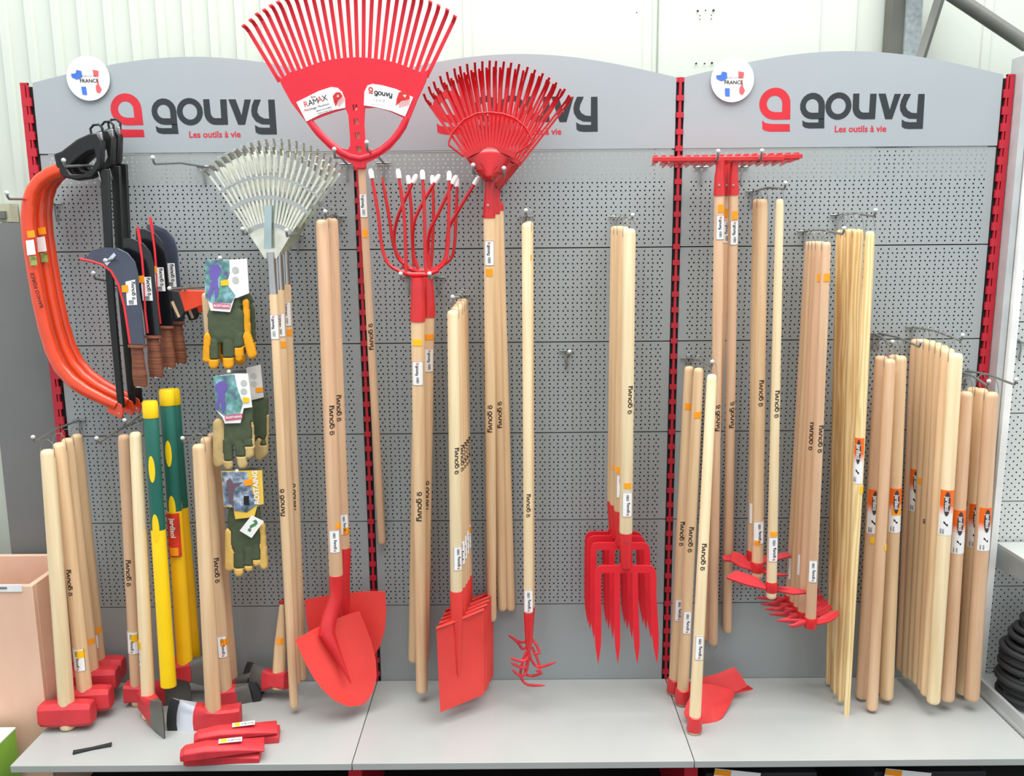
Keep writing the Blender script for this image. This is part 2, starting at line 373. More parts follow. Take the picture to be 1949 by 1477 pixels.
# ------------------------------------------------------------------ hanging tools
class Tool:
    """a thing with its own frame: origin at the top of the handle, local Z up the handle, local -Y to the front"""
    def __init__(s, name, label, cat, tp, bp, Yt, Yb=None, group=None, yaw=0):
        Yb = Yt if Yb is None else Yb
        s.A = at(tp[0], tp[1], Yt); s.B = at(bp[0], bp[1], Yb)
        z = (s.A-s.B).normalized(); s.L = (s.A-s.B).length
        x = Vector((1, 0, 0)); x = (x-z*x.dot(z)).normalized(); y = z.cross(x)
        R = Matrix((x, y, z)).transposed()
        s.m = R.to_4x4(); s.m.translation = s.A; s.mi = s.m.inverted()
        s.e = empty(name, label, cat, (0, 0, 0), group); s.e.matrix_world = s.m
        s.tp, s.bp = tp, bp; s.k = mpp(s.A); s.kb = mpp(s.B)
    def pl(s, px, py, dy=0):     # where the sight line through a photo point meets the tool's plane y = dy
        o = s.mi @ CAM; d = s.mi.to_3x3() @ ray(px, py); t = (dy-o.y)/d.y; return o+d*t
    def z(s, py):
        x = s.tp[0]+(s.bp[0]-s.tp[0])*(py-s.tp[1])/(s.bp[1]-s.tp[1]); return s.pl(x, py).z
    def zs(s, px, py): p = s.pl(px, py); return p.x, p.z
    def world(s, p): return s.m @ Vector(p)
    def handle(s, w0, w1, mat=BEECH, z0=0, z1=None, wm=None, name='handle', round1=.3, sy=1):
        r0, r1 = w0/2*s.k, w1/2*s.kb; z1 = -s.L if z1 is None else z1; s.r0, s.r1 = r0, r1; s.h0, s.h1 = z0, z1
        pr = [(r0*.3, z0), (r0*.62, z0-.001), (r0*.84, z0-.004), (r0*.96, z0-.009), (r0, z0-.015)]
        if wm: pr.append((wm/2*(s.k+s.kb)/2, (z0+z1)/2))
        pr += [(r0+(r1-r0)*.5, z0+(z1-z0)*.5)] if not wm else []
        pr += [(r1, z1+.012), (r1*.93, z1+.004*round1*3), (r1*.75, z1)]
        s.rm = wm/2*(s.k+s.kb)/2 if wm else None
        return MB().lathe(pr, 24, sy=sy).build(name, mat, s.e, sharp=50)
    def rad(s, z):
        t = (z-s.h0)/(s.h1-s.h0)
        if s.rm: return s.r0+(s.rm-s.r0)*t*2 if t < .5 else s.rm+(s.r1-s.rm)*(t-.5)*2
        return s.r0+(s.r1-s.r0)*t
    def wrap(s, u, z, off, zc):
        r = s.rad(zc); a = u/r; return Vector(((r+off)*math.sin(a), -(r+off)*math.cos(a), z))
    def patch(s, name, mat, y0, y1, a0, a1, off=.0006, parent=None, n=8):
        za, zb = s.z(y0), s.z(y1); b = MB(); rings = []; an = [math.radians(a0+(a1-a0)*i/n) for i in range(n+1)]
        for z in (za, zb):
            r = s.rad(z)+off; q = r-.0006
            rings.append([Vector((r*math.sin(a), -r*math.cos(a), z)) for a in an]+[Vector((q*math.sin(a), -q*math.cos(a), z)) for a in an[::-1]])
        return b.loft(rings).build(name, mat, parent or s.e, sharp=50)
    def price(s, y, a=0, w=55, h=17, mat=None): return s.patch('price_sticker', mat or PRICE, y-h/2, y+h/2, a-w, a+w, .0012, n=10)
    def stamp(s, ytop, ybot, up=True, a=0, mat=BURN, h=None):
        zt, zb = s.z(ytop), s.z(ybot); Ln = zt-zb; zc = (zt+zb)/2; a0 = math.radians(a)*s.rad(zc)
        def f(x, y):
            z = zb+x*Ln if up else zt-x*Ln; u = (-y if up else y)*Ln*1.0
            return s.wrap(u*.85+a0, z, .0005, zc)
        return MB().art(BRAND_S, f).build('brand_stamp', mat, s.e, recalc=False)
    def label_(s, y0, y1, a=0, up=True, half=62, flat=False):
        o = s.patch('label_sticker', WHITE, y0, y1, a-half, a+half, .0008)
        b = MB(); za, zb = s.z(y0), s.z(y1); zc = (za+zb)/2; Ln = za-zb; aa = math.radians(a)*s.rad(zc); ww = s.rad(zc)*math.radians(half)
        f = lambda x, y: s.wrap((-y if up else y)*Ln+aa, (zb+x*Ln) if up else (za-x*Ln), .0014, zc)
        b.cm = 0; b.art(xf(GOUVY_S, .42, .16, -.03), f); b.art(xf(barcode(.24, .10), 1, .66, -.05), f)
        for yy in (-1, 1): b.art(([(.0, yy*ww/Ln), (1, yy*ww/Ln), (1, yy*ww/Ln*.95), (.0, yy*ww/Ln*.95)], [(0, 1, 2, 3)]), f)
        for x in (.0, .99): b.art(subdiv(([(x, -ww/Ln), (x+.01, -ww/Ln), (x+.01, ww/Ln), (x, ww/Ln)], [(0, 1, 2, 3)]), .05), f)
        b.cm = 1; b.art(xf(ICON, .10, .09, 0), f); b.build('print', [INK, LOGOR], o, recalc=False)
        return o
    def wire(s, h=.035, w=None, mat=WIRE):
        r = s.r0 if w is None else w
        MB().tube([(-r-.001, 0, -.025), (-r-.001, 0, .0), (-r*.8, 0, h*.6), (-r*.3, 0, h*.95), (r*.3, 0, h*.95), (r*.8, 0, h*.6), (r+.001, 0, 0), (r+.001, 0, -.025)], .0009, 6).build('hanging_wire', mat, s.e)
    def slab(s, name, mat, loops, dy, th, bevel=0, parent=None):
        ls = [[s.zs(*p)for p in lp] if True else 0 for lp in loops]
        return MB().prism(ls, dy-th/2, dy+th/2).build(name, mat, parent or s.e, bevel=bevel)
def hook(base, tip, L, label, up=.014, drop=True, group='steel display hooks'):
    P = at(base[0], base[1], -.006); Q = at(tip[0], tip[1], -L)
    e = empty('display_hook', label, 'hook', P, group); q = Q-P
    d = Vector((q.x, q.y, 0)).normalized()
    MB().tube([(0, 0, 0), q*.5, q-Vector((0, 0, up)), q+d*.006-Vector((0, 0, up*.6)), q+d*.008], .0036, 8).build('prong', HOOKM, e)
    MB().ball(q+d*.008+Vector((0, 0, .002)), .0064).build('tip_cap', M('pale_tip', 'c9cbc8', .4), e)
    b = MB().tube([(-.022, 0, 0), (.022, 0, 0)], .003, 8)
    if drop: b.tube([(0, 0, 0), (0, -.004, -.02), (0, .001, -.055)], .003, 8)
    b.build('back_bracket', HOOKM, e)
    return e
# --- heads
def sledge_head(t, zb, yaw, ln=.16, h=.076, d=.058, mat=REDM):
    R = Matrix.Rotation(yaw, 4, 'Z'); b = MB(); rings = []
    for x, k in ((-ln/2, .84), (-ln/2+.006, .93), (-ln*.22, 1), (ln*.22, 1), (ln/2-.006, .93), (ln/2, .84)):
        c = .62; rings.append([R @ Vector((x, y*d/2*k, zb+h/2+z*h/2*k)) for y, z in ((-1, -c), (-c, -1), (c, -1), (1, -c), (1, c), (c, 1), (-c, 1), (-1, c))])
    b.loft(rings); return b.build('hammer_head', mat, t.e, sharp=25, bevel=.0015)
def axe_head(t, zb, yaw, ln=.19, poll=.035, h=.055, flare=.10, red=.6, th=.048, guard=True, steel=STEEL, redmat=REDM):
    R = Matrix.Rotation(yaw, 4, 'Z')
    def ring(u):
        x = -poll+u*ln; hh = h/2*(1-.12*math.sin(min(u*2, 1)*math.pi)); k = max(0, (u-.3)/.7)
        hh += (flare/2-h/2)*k**1.4; ue = min(.6, poll/ln+.14); tt = th/2*(1 if u < ue else 1-.93*((u-ue)/(1-ue))**1.0)
        drop = -.010*k; zs = (-1, -.75, -.4, 0, .4, .75, 1)
        P = [(-(.72 if abs(z) == 1 else 1), z) for z in zs]+[((.72 if abs(z) == 1 else 1), z) for z in zs[::-1]]
        return [R @ Vector((x-.016*k*z*z, y*tt, zb+h/2+drop+z*hh)) for y, z in P]
    MB().loft([ring(u) for u in sorted((0, .12, .3, .45, min(.6, poll/ln+.14)-.005, red))]).build('axe_head', redmat, t.e, sharp=30)
    MB().loft([ring(u) for u in (red, .8, .9, 1)]).build('blade', steel, t.e, sharp=30)
    if guard:
        def r2(u, o):
            return [p+(R @ Vector((0, (o if (R.inverted() @ p).y > 0 else -o), 0))) for p in ring(u)]
        MB().loft([r2(.9, .0025), r2(1.0, .004), [p+(R @ Vector((.008, 0, 0))) for p in r2(1.0, .003)]]).build('edge_guard', BLACKM, t.e, sharp=30)
def up_label(t, lab, *a): t.e['label'] = lab
# ------------------------------------------------------------------ LEFT BAY: sledgehammers
G = 'sledgehammers hanging at the left'
for tp, bp, Y, Yb, w0, w1, mat, yaw, lab in [
        ((90, 855), (130, 1386), -.235, -.28, 25, 29, CREAM, .06, 'pale-handled red sledgehammer, foremost and leftmost on the shelf'),
        ((113, 842), (166, 1358), -.19, -.215, 24, 27, BEECH, .1, 'red sledgehammer second from the front, white label and yellow tag on its handle'),
        ((128, 834), (180, 1318), -.145, -.13, 22, 25, BEECH, .1, 'red sledgehammer third from the front, mostly hidden, small orange tag low on its handle'),
        ((146, 826), (192, 1298), -.09, -.07, 21, 24, BEECH, .1, 'rearmost red sledgehammer of the four, closest to the perforated panels')]:
    t = Tool('sledgehammer', lab, 'hammer', tp, bp, Y, Yb, G); t.handle(w0, w1, mat); t.wire(.03)
    sledge_head(t, -t.L+.013, yaw)
    if 'second' in lab: t.stamp(1080, 1130, a=-10); t.label_(1230, 1272, -10); t.price(1240, 25, 35, 14, PRICEY)
    if 'third' in lab: t.price(1217, 30, 45, 10)
    if 'rearmost' in lab: t.stamp(1053, 1100, a=-30); t.price(1196, 20, 60, 10); t.label_(1204, 1228, 10, half=30)
hook((150, 800), (66, 832), .25, 'long hook carrying the four sledgehammers, left of the axes')
# --- axes on second hook
t = Tool('splitting_axe', 'wooden-handled maul whose red and grey head points right, beside the yellow handles', 'axe', (236, 827), (262, 1341), -.15, -.143, 'axes on the base shelf')
t.handle(22, 23, PINK); t.stamp(1062, 1112, a=-5); t.label_(1198, 1240, -5); t.price(1210, 25, 30, 14, PRICEY); axe_head(t, -t.L+.014, .03, ln=.212, poll=.035, h=.064, flare=.14, red=.62, guard=False); t.wire()
t = Tool('splitting_axe', 'wooden-handled axe turned edge-on towards the viewer, grey blade down on the shelf', 'axe', (258, 822), (284, 1366), -.215, -.222, 'axes on the base shelf')
t.handle(22, 25, CREAM); t.label_(1222, 1265, -60, half=30); t.price(1224, -55, 35, 14, PRICEY); axe_head(t, -t.L+.014, -.88, ln=.19, poll=.032, h=.075, flare=.16, red=.55, guard=False); t.wire()
hook((272, 798), (187, 834), .25, 'long hook with a white tip between the sledgehammers and the yellow handles')
# --- yellow / green fibreglass handles
def maul(tp, bp, Y, Yb, lab, head, gy, by):
    t = Tool('splitting_maul', lab, 'axe', tp, bp, Y, Yb, 'yellow and green handles')
    r0 = 14*t.k; r1 = 14.5*t.kb; t.r0, t.r1, t.h0, t.h1, t.rm = r0, r1, 0, -t.L, None
    zg, zb = t.z(gy), t.z(by)
    ov = .8
    MB().lathe([(r0*.9, 0), (r0*1.04, -.006), (r0*1.04, zg+.002), (r0, zg)], 24, sy=ov).build('end_cap', YEL2, t.e)
    MB().lathe([(r0*.9, zg), (r0, zg-.004), (r0*.97, zb*.5), (r0*.98, zb)], 24, sy=ov).build('grip', GREEN, t.e)
    MB().lathe([(r0*.99, zb+.001), (r0*1.0, zb), (r1, (zb-t.L)*.6), (r1*1.02, -t.L)], 24, sy=ov).build('shaft', YEL2 if not head else YEL, t.e)
    def blob(zc, hz, wx, flatb=False):
        b = MB(); pts = [(wx*math.sin(a), hz*math.cos(a)) for a in [2*math.pi*i/20 for i in range(20)]]
        if flatb: pts = [(x, (y if y > 0 else -hz*.4)) for x, y in pts]
        def f(x, y):
            r = r0*1.01; a = x/r; return Vector((r*math.sin(a), -r*ov*math.cos(a)-.0006, zc+y))
        b.art(subdiv(fill([pts]), .005), f).build('yellow_inlay', YEL2, t.e, recalc=False)
    blob((zg+zb)/2-.0-.0*t.L+(.02), .042, r0*.45)
    blob(zb+.01, .045, r0*.5)
    if head: axe_head(t, -t.L-.05, .1, ln=.18, poll=.075, h=.055, flare=.13, red=.42, redmat=REDM)
    return t
t = maul((285, 763), (321, 1305), -.215, -.225, 'yellow shaft with green grip hanging foremost, no head of its own in view', False, 795, 1008)
t = maul((317, 741), (352, 1262), -.16, -.15, 'yellow and green handled maul with a red and orange paper label on the shaft', True, 771, 972)
o = t.patch('label_sticker', M('red_orange_label', 'c8321c', .45, var=.35, scale=14), 973, 1055, -52, 52, .002)
zc = t.z(1010)
MB().art(xf(text('jardisol', .02), .022), lambda x, y: Vector((t.rad(zc)*math.sin(y/t.rad(zc)), -t.rad(zc)*math.cos(y/t.rad(zc))-.004, t.z(1000)-x))).build('print', WHITE, o, recalc=False)
t.patch('price_sticker', PRICE, 1037, 1052, -30, 30, .0035)
t = maul((327, 740), (367, 1254), -.10, -.08, 'rear yellow and green handled maul, almost hidden behind the labelled one', True, 770, 966)
hook((322, 757), (240, 800), .25, 'hook passing through the yellow caps of the green grips')
# --- axes on third hook
t = Tool('felling_axe', 'pale square-handled axe with a black-edged bright blade pointing left, front of its hook', 'axe', (378, 845), (408, 1384), -.235, -.27, 'axes on the base shelf')
t.handle(24, 29, BEECH); axe_head(t, -t.L+.004, math.pi+.16, ln=.215, poll=.082, h=.062, flare=.165, red=.66, th=.052, steel=M('polished_edge', 'dfe3ee', .25, .5)); t.wire()
t = Tool('felling_axe', 'axe behind the pale square handle, white label and orange tag, blade pointing right', 'axe', (392, 832), (432, 1342), -.16, -.135, 'axes on the base shelf')
t.handle(22, 25, BEECH); t.stamp(1058, 1105, a=20); t.label_(1206, 1246, 20, half=40); t.price(1218, 45, 40, 12); axe_head(t, -t.L+.006, .1, ln=.165, poll=.06, h=.06, flare=.10, red=.6, guard=True); t.wire()
t = Tool('felling_axe', 'rearmost axe on its hook, dark blade with a worn black guard facing right', 'axe', (404, 824), (444, 1322), -.10, -.07, 'axes on the base shelf')
t.handle(20, 22, PINK); axe_head(t, -t.L+.006, -.05, ln=.15, poll=.05, h=.06, flare=.14, red=.4); t.wire()
hook((418, 800), (350, 834), .25, 'hook with a white tip just left of the lowest glove pack')
t = Tool('felling_axe', 'axe with curved handle leaning on the plain panel behind the metal rake handles', 'axe', (536, 1150), (530, 1312), -.035, -.12, 'axes on the base shelf')
t.handle(10, 26, BEECH, wm=22); t.price(1219, 10, 35, 12, PRICE); axe_head(t, -t.L+.004, math.pi-.3, ln=.165, poll=.035, h=.055, flare=.12, red=.55, th=.052)
MB().lathe([(.006, 0), (.008, .004), (.008, .012), (.005, .014)], 10).build('red_tip', REDM, t.e)
# --- wedges and guard
def wedge(pl, pr, z0, wl, h0, h1, lab, yaw, label=False):
    c = atz((pl[0]+pr[0])/2, (pl[1]+pr[1])/2, z0); a = atz(pl[0], pl[1], z0); b_ = atz(pr[0], pr[1], z0); L = (b_-a).length
    e = empty('splitting_wedge', lab, 'wedge', c, 'red splitting wedges'); e.rotation_euler = (0, 0, math.atan2((b_-a).y, (b_-a).x)+yaw)
    b = MB(); rings = []
    for u, w_, h in ((-.5, .6, h0*.6), (-.44, .82, h0*.95), (-.2, .95, h0*1.02), (.2, 1.05, (h0+h1)/2), (.5, 1.28, h1)):
        rings.append([Vector((u*L, y*wl/2*w_, z)) for y, z in ((-1, .0), (1, .0), (1, h*.7), (.6, h), (-.6, h), (-1, h*.7))])
    b.loft(rings).build('body', REDM, e, sharp=20, bevel=.002)
    if label:
        o = MB().box(-.01, .055, -.011, .011, 0, .0008).build('label_sticker', WHITE, e); o.location = (-.03*0, 0, h0*.98); o.rotation_euler = (0, math.atan2(h0-h1, L)*.5, 0)
        MB().box(-.004, .012, -.009, .009, .0009, .0013).build('price_sticker', PRICEY, o)
        MB().art(xf(BRAND, .035, .016, .0), lambda x, y: Vector((x, y, .0012))).build('print', INK, o, recalc=False)
wedge((352, 1452), (498, 1438), SHZ, .055, .030, .022, 'lowest red splitting wedge at the front of the pile', -.02)
wedge((392, 1420), (533, 1402), SHZ, .055, .030, .028, 'red splitting wedge under the rear labelled one, only its right end showing', 0)
wedge((345, 1442), (504, 1419), SHZ+.032, .056, .034, .007, 'upper front red splitting wedge with a white label and yellow tag', .03, True)
wedge((371, 1412), (529, 1386), SHZ+.032, .054, .034, .007, 'upper rear red splitting wedge with a white label, next to the axe blade', .03, True)
c = atz(176, 1427, SHZ); a, b_ = atz(140, 1434, SHZ), atz(211, 1419, SHZ)
o = MB().prism([[(-.052, -.008), (-.044, -.0065), (0, -.004), (.044, -.0065), (.052, -.008), (.053, .008), (.044, .0065), (0, .004), (-.044, .0065), (-.052, .008)]], 0, .008, mp=lambda x, z, y: Vector((x, z, y))).build('edge_cover', BLACKM, bevel=.001)
o.location = c; o.rotation_euler = (0, 0, math.atan2((b_-a).y, (b_-a).x)); tag(o, 'small loose black rubber edge cover lying at the front of the left shelf', 'cover')
# ------------------------------------------------------------------ bow saws
def bow_saw(dx, dy, Y, lab, sticker):
    ox = lambda x, y: (x+dx, y+dy)
    t = Tool('bow_saw', lab, 'saw', ox(196, 300), ox(230, 780), Y, Y+.0, 'orange bow saws')
    P = lambda x, y, d=0: t.pl(x+dx, y+dy, d)
    pth = [(118, 322), (96, 330), (76, 344), (62, 363), (55, 385), (52, 415), (55, 455), (63, 510), (73, 570), (85, 625), (98, 668), (114, 700), (135, 724), (162, 743), (195, 760), (222, 772)]
    sm = []
    for i in range(len(pth)-1):
        for k in (0, .5): sm.append((pth[i][0]*(1-k)+pth[i+1][0]*k, pth[i][1]*(1-k)+pth[i+1][1]*k))
    sm.append(pth[-1])
    rr = [13*t.k]*(len(sm)-5)+[12*t.k, 11.5*t.k, 11*t.k, 10.5*t.k, 10*t.k]
    fr = MB().tube([P(*q) for q in sm], rr, 16, flat=(.72, 1.0)).build('frame', ORANGE, t.e, sharp=60)
    t.slab('frame_tip', ORANGE, [[ox(*q) for q in ((205, 755), (232, 770), (236, 785), (232, 797), (205, 784))]], 0, .008, .002)
    MB().lathe([(.003, -.006), (.003, .006)], 10).build('tip_rivet', CHROME, t.e).matrix_local = Matrix.Translation(P(228, 786)) @ Matrix.Rotation(math.pi/2, 4, 'X')
    # hand guard with opening
    outer = [(106, 294), (120, 289), (150, 266), (172, 256), (190, 254), (198, 270), (196, 318), (180, 340), (150, 344), (124, 338), (112, 322)]
    hole = [(131, 322), (150, 305), (172, 290), (184, 287), (187, 305), (178, 322), (160, 332), (140, 332)]
    t.slab('hand_guard', BLACK, [[ox(*q) for q in outer], [ox(*q) for q in hole]], 0, .028, .005)
    # blade lever
    lp = [(174, 256), (172, 245), (178, 238), (188, 237), (195, 244), (195, 256)]
    MB().tube([P(*q) for q in lp], .0035, 8).build('lever_loop', BLACK, t.e)
    t.slab('lever', CHROME, [[ox(*q) for q in ((180, 254), (196, 252), (197, 290), (195, 300), (190, 326), (196, 350), (189, 330), (184, 326), (193, 295))]], -.004, .008, .001)
    t.slab('blade_guard', BLACK, [[ox(*q) for q in ((190, 322), (207, 322), (217, 560), (236, 776), (224, 776), (203, 560))]], .004, .012, .002)
    if sticker:
        # stickers on the flattened tube face
        def quad(name, mat, pts, d=-.0165, par=None):
            ps = [P(x, y, d) for x, y in pts]; b = MB(); b.add(ps+[p+Vector((0, .0006, 0)) for p in ps], [(0, 1, 2, 3), (7, 6, 5, 4), (0, 4, 5, 1), (1, 5, 6, 2), (2, 6, 7, 3), (3, 7, 4, 0)]); return b.build(name, mat, t.e)
        quad('price_sticker', PRICE, [(51, 440), (65, 438), (67, 451), (53, 453)], -.0205)
        quad('label_sticker', WHITE, [(49, 458), (64, 456), (68, 484), (52, 486)], -.0205)
        quad('picture_sticker', M('picture_print', '8c9a52', .5, var=.6, scale=60), [(55, 488), (69, 487), (71, 505), (58, 505)], -.0205)
        A = P(62, 523, -.0208); B = P(79, 582, -.0208); ax = (B-A).normalized(); sd = Vector((0, 1, 0)).cross(ax).normalized()
        if sd.x < 0: sd = -sd
        if not sticker == 2: MB().art(xf(text('BAHCO FORCE', .02), 1), lambda x, y: (A+B)/2-ax*(x*.0155)-sd*(y*.0155)).build('lettering', INK, t.e, recalc=False)
    return t
bow_saw(0, 0, -.165, 'foremost orange bow saw, its labels in plain view', 1)
bow_saw(21, -6, -.115, 'middle orange bow saw, close behind the foremost one', 2)
bow_saw(34, -10, -.068, 'rearmost orange bow saw, seen only along its lower curve', 0)
hook((207, 322), (124, 307), .26, 'hook through the black hand guards of the bow saws')
hook((104, 388), (16, 369), .26, 'hook poking out left of the orange saw frames')
hook((388, 317), (294, 302), .27, 'empty hook between the bow saws and the metal leaf rakes')
# ------------------------------------------------------------------ billhooks
def billhook(dx, dy, Y, lab, mat, yaw, tag_, cover=True, red=True, ht=None):
    o = lambda x, y: (x+dx, y+dy)
    t = Tool('billhook', lab, 'billhook', o(262, 490), o(268, 735), Y, Y, 'billhooks with leather handles')
    out = [(166, 488), (176, 476), (198, 471), (224, 472), (243, 481), (257, 498), (263, 520), (265, 550), (270, 600), (276, 656), (248, 656), (244, 620), (237, 582), (226, 542), (213, 518), (198, 506), (175, 498), (153, 494)]
    if dx: out = [(max(x, 205) if y < 520 else x, y) for x, y in out]; out = [p for i, p in enumerate(out) if i == 0 or p != out[i-1]]
    t.slab('blade', mat, [[o(*p) for p in out]], 0, .005, .001)
    if red:
        el = [(153, 493), (175, 497), (196, 504), (212, 516), (226, 541), (237, 582), (243, 620), (248, 654)] if not dx else [(232, 450), (236, 475), (241, 510), (245, 560), (247, 610), (252, 652)]
        MB().tube([t.pl(*o(*p)) for p in el], .0052, 8, flat=(1, .8)).build('edge_guard', M('red_edge_guard', 'e0232c', .4), t.e)
    rr = 13.5*t.k; z0 = t.z(657+dy); x0 = t.pl(*o(260, 657)).x; x1 = t.pl(*o(268, 735)).x; zb = t.z(735+dy)
    b = MB(); prof = [(1.2, 0), (1.22, .006), (.82, .010), (.88, .12*0+.025), (.86, .045), (1.0, .08), (1.02, .10), (.95, .118), (.9, z0-zb)]
    rings = []
    for r, dz in prof:
        u = dz/(z0-zb); cx = x0+(x1-x0)*u
        rings.append([Vector((cx+rr*r*math.cos(2*math.pi*k/20), rr*r*.8*math.sin(2*math.pi*k/20), z0-dz)) for k in range(20)])
    b.loft(rings).build('leather_handle', LEATHER, t.e, sharp=50)
    MB().lathe([(rr*.75, zb-.002), (rr*.75, zb+.002)], 16, o=(x1, 0, 0)).build('pommel', CHROME, t.e)
    lx = {0: (0, 0)}.get(dx, (0, 0))
    lq = [(240, 536), (258, 532), (262, 580), (243, 581)] if not dx else [(238, 545), (258, 545), (262, 590), (243, 590)]
    s_ = t.slab('label_sticker', WHITE, [[o(*p) for p in lq]], -.0035, .001)
    ps = [t.pl(*o(*p), -.0045) for p in lq]; ce = sum(ps, Vector())/4; ax = (ps[0]-ps[3]).normalized(); sd = Vector((ax.z, 0, -ax.x))
    MB().art(xf(BRAND, .052, -.02, 0), lambda x, y: ce+ax*x-sd*(y-.0-.004)).art(xf(barcode(.012, .015, 7), 1, -.034, -.004), lambda x, y: ce+ax*x-sd*y).build('print', INK, s_, recalc=False)
    if tag_: t.slab('price_sticker', PRICE, [[o(*p) for p in ((233, 543), (245, 542), (246, 556), (234, 556))]], -.0055, .001)
    if cover: t.slab('foil_strip', SHINE, [[o(*p) for p in ((200, 500), (205, 506), (222, 486), (218, 481))]], -.004, .001)
    return t
billhook(0, 0, -.24, 'foremost billhook, blue-grey blade with a red edge guard and a blank white label', DSTEEL, 0, True)
billhook(30, -18, -.2, 'second billhook from the front, dark blade with orange tag and barcode label', M('oiled_black_blade', '15171b', .25, .3, coat=.5), 0, True, False)
billhook(54, -36, -.15, 'third billhook from the front, large black curved blade', M('oiled_black_blade', '15171b'), 0, True, False)
billhook(75, -44, -.105, 'rearmost billhook, nearest the hatchets, label half hidden', DSTEEL, 0, False, False, False)
hook((300, 466), (204, 497), .27, 'hook through the holes of the billhook blades', up=.0)
hook((228, 548), (180, 521), .2, 'thin dark hook left of the foremost billhook')
# hatchets
def hatchet(dx, dy, Y, lab):
    o = lambda x, y: (x+dx, y+dy)
    t = Tool('hatchet', lab, 'hatchet', o(392, 556), o(405, 690), Y, Y, 'orange hatchets')
    t.handle(18, 20, BEECH)
    t.slab('head', M('orange_red_paint', 'e2431f', .5), [[o(*p) for p in ((341, 555), (360, 552), (410, 553), (410, 580), (382, 582), (352, 594))]], 0, .018, .003)
    t.slab('edge_guard', BLACKM, [[o(*p) for p in ((322, 552), (343, 553), (354, 592), (348, 606), (336, 608), (326, 580))]], 0, .022, .003)
    t.slab('wood_strip', BEECH, [[o(*p) for p in ((328, 574), (333, 572), (346, 602), (342, 604))]], -.0125, .002)
hatchet(0, 0, -.13, 'orange-headed hatchet with black edge guard beside the yellow gloves, front one')
hatchet(26, 2, -.075, 'rear orange-headed hatchet mostly hidden behind the front one')
hook((408, 545), (326, 550), .2, 'bare hook end above the orange hatchet heads', up=0)
# ------------------------------------------------------------------ gloves
def glove(parent, caps, Y, mats, th=.009, step=1.6):
    """caps: (x0,y0,x1,y1,r, kind, ysplit) in photo units on the plane Y; kind 0 fabric, 1 leather"""
    xs = [c[0] for c in caps]+[c[2] for c in caps]; ys = [c[1] for c in caps]+[c[3] for c in caps]; R = max(c[4] for c in caps)
    X0, X1, Y0, Y1 = min(xs)-R-2, max(xs)+R+2, min(ys)-R-2, max(ys)+R+2
    nx = int((X1-X0)/step)+1; ny = int((Y1-Y0)/step)+1; H = {}; K = {}
    for j in range(ny):
        for i in range(nx):
            x = X0+i*step; y = Y0+j*step; best = -9; kind = 0; e = 0
            for c in caps:
                dx, dy = c[2]-c[0], c[3]-c[1]; L2 = dx*dx+dy*dy or 1e-6
                u = min(1, max(0, ((x-c[0])*dx+(y-c[1])*dy)/L2)); d = c[4]-math.hypot(x-c[0]-u*dx, y-c[1]-u*dy); dn = d/c[4]
                if d > 0: e = max(e, math.sqrt(max(0, 1-(1-min(1, dn*1.4))**2))*min(1, c[4]/9))
                if d > best: best = d; kind = c[5] if y < c[6] else 1
            if best > 0: H[i, j] = e; K[i, j] = kind
    for kk, nm in ((0, 'fabric_back'), (1, 'leather_fingers')):
        idx = {}; V = []; F = []
        def vid(i, j, s):
            k = (i, j, s)
            if k not in idx:
                idx[k] = len(V); p = at(X0+i*step, Y0+j*step, Y); V.append(p+Vector((0, -s*(H.get((i, j), 0)*th+.0004), 0)))
            return idx[k]
        for (i, j) in list(K):
            q = [(i, j), (i+1, j), (i+1, j+1), (i, j+1)]
            if all(a in H for a in q) and K[i, j] == kk:
                F.append([vid(a, b, 1) for a, b in q]); F.append([vid(a, b, -1) for a, b in q][::-1])
                for (a, b), (c, d), (ni, nj) in ((q[0], q[1], (i, j-1)), (q[1], q[2], (i+1, j)), (q[2], q[3], (i, j+1)), (q[3], q[0], (i-1, j))):
                    qq = [(ni, nj), (ni+1, nj), (ni+1, nj+1), (ni, nj+1)]
                    if not (all(z in H for z in qq) and K.get((ni, nj), -1) == kk): F.append([vid(a, b, 1), vid(a, b, -1), vid(c, d, -1), vid(c, d, 1)])
        if not F: continue
        b = MB(); b.add(V, F); o = b.build(nm, mats[kk], parent, sharp=80); o.matrix_parent_inverse = parent.matrix_world.inverted()
        sm = o.modifiers.new('s', 'SMOOTH'); sm.iterations = 4; sm.factor = .5
def picture(name, c1, c2, c3):
    if name in _m: return _m[name]
    mt = M(name, c1, .45); nt = mt.node_tree; r = [n for n in nt.nodes if n.type == 'VALTORGB'][0]
    nz = [n for n in nt.nodes if n.type == 'TEX_NOISE'][0]; nz.inputs['Scale'].default_value = 42; nz.inputs['Detail'].default_value = 6
    r.color_ramp.elements[0].color = lin(c1); r.color_ramp.elements[1].color = lin(c3); e = r.color_ramp.elements.new(.5); e.color = lin(c2); return mt
def world_slab(parent, name, mat, pts, Y, th=.0012, bevel=0):
    ps = [at(x, y, Y) for x, y in pts]
    b = MB().prism([[(p.x, p.z) for p in ps]], Y-th/2, Y+th/2); o = b.build(name, mat, parent, bevel=bevel); o.matrix_parent_inverse = parent.matrix_world.inverted(); return o
def world_art(parent, name, mat, art, px, py, size, Y, rot=0):
    c = at(px, py, Y); k = size*mpp(c)
    o = MB().art(xf(art, k, 0, 0, rot), lambda x, y: Vector((c.x+x, Y, c.z+y))).build(name, mat, parent, recalc=False); o.matrix_parent_inverse = parent.matrix_world.inverted(); return o
def world_empty(name, lab, cat, px, py, Y, group=None):
    e = empty(name, lab, cat, at(px, py, Y), group); bpy.context.view_layer.update(); return e
PIC1 = picture('garden_picture', '5d4f86', '5f9a8c', '9fc4dd'); PIC2 = picture('forest_picture', '2f4038', '7789a3', 'd8e2e8')
RPINK = M('pink_print', 'cf5a78', .5)
